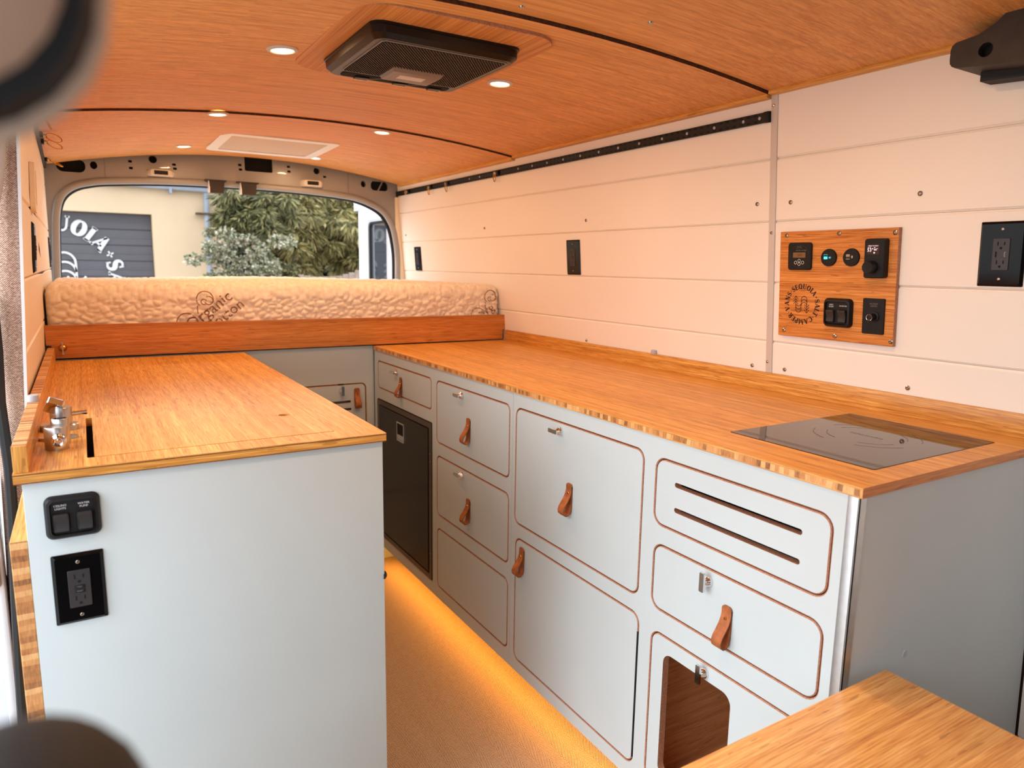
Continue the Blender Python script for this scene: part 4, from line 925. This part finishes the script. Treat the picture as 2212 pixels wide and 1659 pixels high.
# dimmer
del OFF[cp]
(a0, b0), (a1, b1) = pu(1866, 649), pu(1910, 718); dx, dy = (a0+a1)/2, (b0+b1)/2
bm = BM(); panel(bm, dx-.0285, dx+.0285, dy-.0445, dy+.0445, .003, .012, .0165, .001); dm = part('dimmer', bm, 'black_plastic', cp)
bm = BM(); lathe(bm, [(.0125, .0165), (.012, .019), (.0085, .020), (.0078, .038), (.007, .0385), (0, .0385)], 24, TR(dx+.004, dy)); part('knob', bm, 'black_plastic', dm)
bm = BM(); tube(bm, [(dx+.004+.0076*math.cos(R_(i*18)), dy+.0076*math.sin(R_(i*18)), .0386) for i in range(20)], .0004, 4, True); box(bm, dx+.0037, dx+.0043, dy-.0075, dy-.003, .0384, .0389); part('knob_ring', bm, 'chrome', dm)
bm = BM(); text(bm, 'ACCENT', .0055, TR(dx+.001, dy+.031, .0167)); text(bm, 'LIGHTS', .0055, TR(dx+.001, dy+.0255, .0167)); part('lettering', bm, 'print_grey', dm, smooth=0)
# logo
lx, ly = pu(1732.3, 657); _, ly2 = pu(1731, 618.5)
bm = BM(); logo(bm, (ly2-ly), TR(lx, ly, .0123), 0, 1.3); part('logo', bm, 'ink', cp, smooth=0, label='dark printed round logo with tree emblem')

# ------------------------------------------------------------------ bed
t = thing('bed_rail', 'bamboo front board of the bed platform', 'bed rail', (.8, 2.89, -.343))
bm = BM(); prism(bm, [(-.106, -.339), (1.700, -.339), (1.700, -.292), (1.717, -.292), (1.717, -.224), (-.121, -.224), (-.121, -.293), (-.106, -.293)], -2.908, -2.888, TY); part('board', bm, 'bamboo_rail', t, local=False, smooth=0)
bm = BM(); T = frame((-.073, 2.888, -.302), (1, 0, 0), (0, 0, 1)); lathe(bm, [(.013, 0), (.013, .002), (.010, .008), (.005, .012), (.005, .016), (0, .016)], 18, T); rs = part('latch_rosette', bm, 'brass', t, local=False)
bm = BM(); layers(bm, [([(-.002, -.020), (.002, -.020), (.0015, 0), (.002, .020), (-.002, .020), (-.0015, 0)], .012), ([(-.003, -.022), (.003, -.022), (.0015, 0), (.003, .022), (-.003, .022), (-.0015, 0)], .020)], T); part('latch_lever', bm, 'brushed_steel', t, local=False)
bm = BM(); box(bm, -.118, 1.716, 2.91, 4.04, -.345, -.318); solo('bed_platform', bm, 'carcass_dark', 'dark slatted platform under the mattress', 'bed base', smooth=0)
def quilt(x, y, z):
    dd, _p = noise.voronoi(Vector((x*25+z*16, y*27+5, z*42-x*11)), distance_metric='DISTANCE', exponent=2.5)
    e = dd[1]-dd[0]; return .0095*(1-math.exp(-e*4.5)) + .003*noise.noise(Vector((x*9, y*9, z*9)))
MX0, MX1, MY0, MY1, MZ0, MZ1 = -.114, 1.699, 2.923, 4.035, -.317, -.092
bm = BM(); prof = []; rr_ = .045
for cy, cz, a0, a1 in ((MY0+rr_, MZ1-rr_, 180, 90), (MY1-rr_, MZ1-rr_, 90, 0)):
    prof += [(cy+rr_*math.cos(R_(a0+(a1-a0)*i/8)), cz+rr_*math.sin(R_(a0+(a1-a0)*i/8)), math.cos(R_(a0+(a1-a0)*i/8)), math.sin(R_(a0+(a1-a0)*i/8))) for i in range(9)]
path = [(MY0, MZ0+(MZ1-rr_-MZ0)*i/44, -1, 0) for i in range(44)] + prof[:9] + [(MY0+rr_+(MY1-MY0-2*rr_)*i/90, MZ1, 0, 1) for i in range(1, 90)] + prof[9:] + [(MY1, MZ1-rr_-(MZ1-rr_-MZ0)*i/8, 1, 0) for i in range(1, 9)]
NX = 440; prev = None; first = None
for i in range(NX+1):
    x = MX0+(MX1-MX0)*i/NX; e = min(x-MX0, MX1-x); ins = .03*(1-math.sqrt(max(0, 1-(1-min(1, e/.03))**2))) if e < .03 else 0
    ring = []
    for y, z, ny, nz in path:
        q = quilt(x, y, z) if z > MZ0+.004 else 0
        lift = .012*math.exp(-((x-.78)/.5)**2)*max(0, nz)     # soft crown of the top
        ring.append(bm.verts.new((x, y-ny*(ins-q), z-nz*(ins-q)+lift)))
    if prev:
        for a_, b_, c_, d__ in zip(prev, prev[1:], ring[1:], ring): bm.faces.new((a_, b_, c_, d__))
    else: first = ring
    prev = ring
bm.faces.new(first); bm.faces.new(prev[::-1])
mt = solo('mattress', bm, 'mattress_cloth', 'quilted pale mattress with printed swirls on the raised bed', 'mattress', M=(.8, 3.4, MZ0), local=False, smooth=80)
def on_front(bm):
    for v in bm.verts: v.co.y = MY0 - quilt(v.co.x, MY0, v.co.z) - .0012
for ox, cut in ((.415, False), (1.665, True)):
    bm = BM(); T = TY @ TR(ox, -.190, 0) @ Matrix.Rotation(R_(38), 4, 'Z')
    text(bm, 'Organic' if not cut else 'Org', .062, T @ TR(0, .008, 0), align='CENTER' if not cut else 'RIGHT')
    if not cut: text(bm, 'Cotton', .058, T @ TR(.03, -.042, 0))
    for c_, r_, a0, a1 in (((-.018, .045), .030, -30, 230), ((-.005, .040), .015, 200, 480), ((-.022, .035), .010, 20, 300)):
        strokes(bm, arcp(c_[0]+ox, c_[1]-.185, r_, r_, a0, a1, 18), .0035, TY)
    strokes(bm, [(ox-.045, -.165), (ox-.046, -.19), (ox-.03, -.22)], .0035, TY); strokes(bm, arcp(ox-.085, -.228, .036, .036, 175, 10, 12), .0035, TY)
    for v in list(bm.verts):
        if v.co.x > MX1-.012: v.co.x = MX1-.012
    on_front(bm); part('printed_swirl', bm, 'mattress_print', mt, local=False, smooth=0)
# cabinet under the bed
t = thing('bed_cabinet', 'sage cabinet under the bed with a vented door', 'cabinet', (.8, 2.915, FZ))
BF = frame((0, 2.912, 0), (1, 0, 0), (0, 0, 1)); OFF[t] = WM[t].inverted() @ BF
hole = (.55, 1.026, -1.02, -.507, .022)
bm = BM(); face_frame(bm, -.112, 1.0635, CB-.03, -.346, [hole]); part('face_frame', bm, ['sage', 'ply_edge'], t)
d = front('vented_door', t, *hole, cut=[rrect(.62, .958, -.590, -.579, .0054), rrect(.62, .960, -.623, -.612, .0054), rrect(.62, .960, -.656, -.645, .0054)])
lock(d, .918, -.534, True); pull(d, .985, -.553)
bm = BM(); box(bm, .903, .928, -.5095, -.5045, -.002, .0006); part('catch', bm, 'void_black', d)
bm = BM(); box(bm, .46, 1.40, CB-.12, -.35, -.3, -.06); part('carcass', bm, 'cream_board', t)
bm = BM(); box(bm, .50, 1.19, FZ, CB, -.03, -.012); part('plinth', bm, 'sage', t)

# ------------------------------------------------------------------ tap
t = thing('folding_tap', 'polished folding tap lying on the left worktop', 'tap', (-.0605, 1.6, CT+.0003))
def sv(x, y, z): return (x, y, z)
bm = BM(); layers(bm, [(rrect(-.034, .034, .070, .110, .013), 0), (rrect(-.034, .034, .070, .110, .016), .010), (rrect(-.032, .032, .072, .108, .015), .012)]); part('base_plate', bm, 'brushed_steel', t)
bm = BM(); lathe(bm, [(0, .0075), (.020, .0075), (.020, .044), (.019, .046), (.017, .045), (0, .043)], 28, TR(.004, .094)); part('body', bm, 'brushed_steel', t)
bm = BM(); cyl(bm, (.022, .094, .030), (.050, .096, .031), .0045, n=14); part('lever', bm, 'chrome', t)
bm = BM(); layers(bm, [(circ(0, 0, .034, 24, .017), 0), (circ(0, 0, .033, 24, .016), .005)]); part('escutcheon', bm, 'brushed_steel', t)
bm = BM(); lathe(bm, [(0, 0), (.0195, 0), (.0195, .040), (.0185, .042), (0, .0395)], 28, TR(0, -.085)); part('swivel_block', bm, 'brushed_steel', t)
bm = BM(); lathe(bm, [(.0145, .0), (.0145, .046), (.0135, .048), (.0105, .048), (.0105, .040), (0, .040)], 24, TR(.006, -.040)); part('socket_ring', bm, 'brushed_steel', t)
bm = BM(); box(bm, .0, .012, -.042, -.030, .038, .068, bev=.0015); part('post', bm, 'brushed_steel', t)
bm = BM(); T = TR(-.002, -.03, .070) @ Matrix.Rotation(R_(24), 4, 'Y') @ Matrix.Rotation(R_(-38), 4, 'X'); layers(bm, [(rrect(-.014, .014, -.020, .020, .004, 3), -.006), (rrect(-.014, .014, -.020, .020, .004, 3), .006), (rrect(-.012, .012, -.018, .018, .004, 3), .008)], T); part('spout', bm, 'chrome', t)
bm = BM(); T = frame((.004, -.1035, .020), (1, 0, 0), (0, 0, 1)); lathe(bm, [(.0125, 0), (.0125, .008), (.0115, .009), (.0115, .012), (.0125, .013), (.0118, .020), (.0085, .0215), (.0072, .018), (.004, .0175), (.004, .0205), (0, .0205)], 22, T); part('nozzle', bm, 'chrome', t)

# ------------------------------------------------------------------ ceiling fittings
def CM(x, y, d=0): return frame((x, y, ceil(x, y)-d), (.1, 0, ceil(x+.05, y)-ceil(x-.05, y)), (0, -1, 0))
lights = [((610, 110), .519, 'ceiling light left of the roof fan'), ((1080, 182), .5165, 'ceiling light right of the roof fan'), ((470, 248), .5245, 'ceiling light left of centre behind the second ceiling seam'),
          ((825, 287), .5275, 'ceiling light right of centre behind the second ceiling seam'), ((397, 317), .53, 'ceiling light left of the skylight near the rear doorway'), ((680, 342), .541, 'ceiling light right of the skylight near the rear doorway')]
lights += [((.46, .90), None, 'ceiling light over the sliding door step'), ((1.07, .90), None, 'ceiling light above the cooktop')]
for (px, py), z, lab in lights:
    if z is None: p = Vector((px, py, 0))
    else:
        p = on_z(px, py, z)
        for _ in range(6): p = on_z(px, py, ceil(p.x, p.y)-.004)
    t = thing('ceiling_light', 'small round lit '+lab, 'ceiling light', CM(p.x, p.y), 'recessed ceiling lights')
    bm = BM(); lathe(bm, [(.038, 0), (.038, .0015), (.036, .004), (.029, .0055), (.027, .0035), (.027, -.002)], 32); part('trim_ring', bm, 'lamp_housing', t)
    bm = BM(); lathe(bm, [(.0268, .002), (.024, .0042), (0, .0048)], 32); part('lens', bm, 'lamp_lens', t)
    la = bpy.data.lights.new('puck', 'AREA'); la.shape = 'DISK'; la.size = .05; la.energy = PUCK_W; la.color = WARM
    lo = bpy.data.objects.new('puck_light', la); COL.objects.link(lo); lo.parent = t; lo.matrix_basis = TR(0, 0, .007) @ Matrix.Rotation(math.pi, 4, 'X')
# roof fan
FM = frame((.758, 1.7175, ceil(.758, 1.7175)-.001), (1, 0, 0), (0, -1, 0))
t = thing('roof_fan', 'black roof fan on a rounded bamboo surround', 'roof fan', FM)
bm = BM(); panel(bm, -.248, .244, -.292, .288, .085, -.006, .008, .001, n=10, mi=0, emi=1); part('surround', bm, ['bamboo_surround', 'ply_edge'], t)
def fl(d, r): return rrect(-.186+d, .184-d, -.190+d, .192-d, r, 8)
bm = BM(); layers(bm, [(fl(-.003, .03), .006), (fl(-.003, .03), .013), (fl(0, .03), .014), (fl(.001, .03), .030), (fl(.012, .026), .040)], cap1=True); part('housing', bm, 'fan_black', t)
bm = BM(); tube(bm, [(x, y, .0405) for x, y in rrect(-.158, .158, -.120, .168, .012)], .0017, 5, True); part('grille_rim', bm, 'fan_grey', t)
bm = BM(); box(bm, -.157, .157, -.119, .167, .0395, .0405); part('grille_back', bm, 'void_black', t)
bm = BM()
rd = Vector((math.cos(R_(52)), -math.sin(R_(52)))); rn = Vector((-rd.y, rd.x))
for k in range(-40, 41):          # slanting ribs clipped to the grille opening
    c_ = Vector((0, .024))+rn*k*.0062; lo_, hi_ = -1, 1
    for ax, m0, m1 in ((0, -.154, .154), (1, -.116, .164)):
        t0, t1 = sorted(((m0-c_[ax])/rd[ax], (m1-c_[ax])/rd[ax])); lo_, hi_ = max(lo_, t0), min(hi_, t1)
    if hi_-lo_ < .006: continue
    p0, p1 = c_+rd*lo_, c_+rd*hi_; o_ = rn*.0011
    hexa(bm, [(*(p0-o_), .040), (*(p1-o_), .040), (*(p1+o_), .040), (*(p0+o_), .040), (*(p0-o_), .0425), (*(p1-o_), .0425), (*(p1+o_), .0425), (*(p0+o_), .0425)])
gr = part('grille_ribs', bm, 'fan_rib', t, smooth=0); gr['kind'] = 'stuff'
bm = BM(); layers(bm, [(rrect(-.062, .078, -.118, -.012, .006, 3), .040), (rrect(-.056, .072, -.116, -.024, .006, 3), .0485)]); cpd = part('control_pad', bm, 'fan_grey', t)
bm = BM(); box(bm, -.028, .042, -.085, -.052, .0483, .0489); part('display', bm, 'lamp_housing', cpd)
bm = BM(); prism(bm, rrect(-.150, .150, -.168, -.128, .012), .0395, .0415); part('channel', bm, 'void_black', t)
for x in (-.095, .012, .112):
    bm = BM(); box(bm, x-.018, x+.018, -.166, -.142, .040, .046, bev=.001); tb = part('tab', bm, 'fan_black', t)
    bm = BM(); box(bm, x-.018, x+.018, -.1675, -.1625, .0445, .0465); part('tab_edge', bm, 'brass', tb)
for x0 in (-.05, .06):
    bm = BM(); tube(bm, [(x0+.02, -.124, .042), (x0, -.132, .044), (x0-.02, -.150, .044), (x0-.04, -.160, .043)], .001, 5); part('wire_clip', bm, 'fan_grey', t)
# skylight frame at the rear
SM = frame((.79, 3.455, .5262), (1, 0, .004), (0, -1, .012))
t = thing('skylight', 'white framed skylight with a drawn shade near the rear doorway', 'skylight', SM)
bm = BM(); prism(bm, rrect(-.25, .25, -.245, .245, .04, 8), -.008, .002, I4, [rrect(-.205, .205, -.19, .195, .012, 4)]); part('frame', bm, 'white_trim', t)
bm = BM(); prism(bm, rrect(-.235, .235, -.23, .232, .04, 8), -.03, -.0085); part('gap_shade', bm, 'void_black', t)  # dark plate standing in for shade in the gap above the frame
bm = BM(); box(bm, -.207, .207, -.192, .197, -.007, -.002); part('shade', bm, 'skylight_shade', t)
# bracket in the front corner
bm = BM(); YZ = Matrix(((0, 0, -1, 1.545), (1, 0, 0, 0), (0, 1, 0, 0), (0, 0, 0, 1)))
t = thing('roof_bracket', 'dark steel roof bracket with a round hole in the front corner', 'bracket', (1.60, .7, .38))
pro = [(.840, .416), (.844, .422), (.845, .430), (.845, .448), (.843, .456), (.836, .461), (.795, .466), (.765, .480), (.745, .497), (.30, .500), (.30, .395), (.70, .397), (.79, .406), (.833, .412)]
bm = BM(); prism(bm, pro, -.10, 0, YZ, [circ(.778, .434, .0135, 18)]); part('channel', bm, 'dark_bracket', t, local=False, smooth=25)
bm = BM(); prism(bm, circ(.778, .434, .0155, 18), -.04, -.02, YZ); part('hole_backing', bm, 'void_black', t, local=False)
bm = BM(); prism(bm, [(.812, .390), (.812, .411), (.70, .402), (.30, .400), (.30, .376), (.70, .382)], -.104, -.06, YZ); part('lip', bm, 'rubber', t, local=False)

# ------------------------------------------------------------------ bench box in the near corner
t = thing('bench_box', 'low box with a bamboo top in the near right corner', 'bench', (.75, .35, FZ))
bm = BM(); box(bm, .25, 1.149, -.30, .622, -.698, -.68, bev=.0018); part('top', bm, 'bamboo_desk', t, local=False)
bm = BM(); box(bm, .27, 1.13, -.28, .604, FZ, -.698); part('body', bm, 'sage', t, local=False)

# ------------------------------------------------------------------ near, out-of-focus seat and mirror
def blob(bm, x0, x1, y0, y1, z0, z1, r, seg=6): box(bm, x0, x1, y0, y1, z0, z1, bev=r, seg=seg)
t = thing('front_seat', 'black seat headrest out of focus in the lower left corner', 'seat', (0, .15, FZ))
bm = BM(); blob(bm, -.215, .012, -.04, .04, -.10, .0, .034); bm.transform(TR(-.013, .205, -.120) @ Matrix.Rotation(R_(-14), 4, 'Y')); part('headrest', bm, 'seat_black', t, local=False, smooth=80)
for x in (-.15, -.05):
    bm = BM(); cyl(bm, (x, .205, -.42), (x, .205, -.27), .007, n=12); part('headrest_post', bm, 'chrome', t, local=False)
bm = BM(); blob(bm, -.225, .22, .15, .27, -.92, -.40, .04); part('backrest', bm, 'seat_black', t, local=False, smooth=80)
bm = BM(); blob(bm, -.225, .22, -.30, .26, -1.03, -.88, .04); part('cushion', bm, 'seat_black', t, local=False, smooth=80)
bm = BM(); box(bm, -.18, .17, -.22, .22, FZ, -1.0); part('seat_base', bm, 'dark_bracket', t, local=False)
t = thing('rear_view_mirror', 'grey backed rear-view mirror with black rim, out of focus in the upper left corner', 'mirror', (-.10, .22, .06))
MF = frame((-.0935, .215, .0615), (1, 0, 0), (0, 0, 1)); OFF[t] = WM[t].inverted() @ MF
bm = BM(); layers(bm, [(rrect(-.112, .104, -.036, .060, .040), -.006), (rrect(-.113, .105, -.037, .061, .040), -.003), (rrect(-.111, .103, -.035, .058, .039), 0)]); part('glass_edge', bm, 'skylight_shade', t)
bm = BM(); layers(bm, [(rrect(-.110, .102, -.0335, .057, .038), 0), (rrect(-.108, .100, -.0315, .055, .037), .006)]); part('rim', bm, 'black_plastic', t)
bm = BM(); layers(bm, [(rrect(-.104, .096, -.0265, .050, .033), .005), (rrect(-.101, .093, -.023, .047, .030), .008), (rrect(-.07, .06, .0, .024, .011), .015)]); part('shell', bm, 'mirror_shell', t, smooth=80)
bm = BM(); cyl(bm, (0, .01, 0), (0, .10, -.01), .009, n=12); cyl(bm, (0, .10, -.01), (0, .41, -.01), .009, n=12); part('stalk', bm, 'black_plastic', t)

# ------------------------------------------------------------------ unseen cab walls, added to hold back daylight
XZ = TY
bm = BM(); prism(bm, [(-.40, FZ), (1.85, FZ), (1.85, .60), (-.40, .60)], 1.58, 1.62, XZ, [rrect(-.12, 1.60, .0, .30, .08)]); solo('wall_front_blocker', bm, 'grey_plastic', 'unseen grey front wall added to limit daylight, with a windscreen opening', 'wall', kind='structure')  # added light blocker; its opening sets how much daylight enters
YZ2 = Matrix(((0, 0, 1, 0), (1, 0, 0, 0), (0, 1, 0, 0), (0, 0, 0, 1)))
bm = BM(); prism(bm, [(-1.58, FZ), (-.20, FZ), (-.20, .33), (1.90, .33), (1.90, .60), (-1.58, .60)], -.28, -.24, YZ2, [rrect(-1.2, -.35, -.20, .25, .06)]); solo('wall_cab_blocker', bm, 'grey_plastic', 'unseen grey cab side added to limit daylight, with window and sliding door header', 'wall', kind='structure', smooth=0)  # added side and header keep daylight off the upper right wall

for o in list(COL.objects):
    if o.parent is None: o.location.z += ZC
bpy.context.view_layer.update()
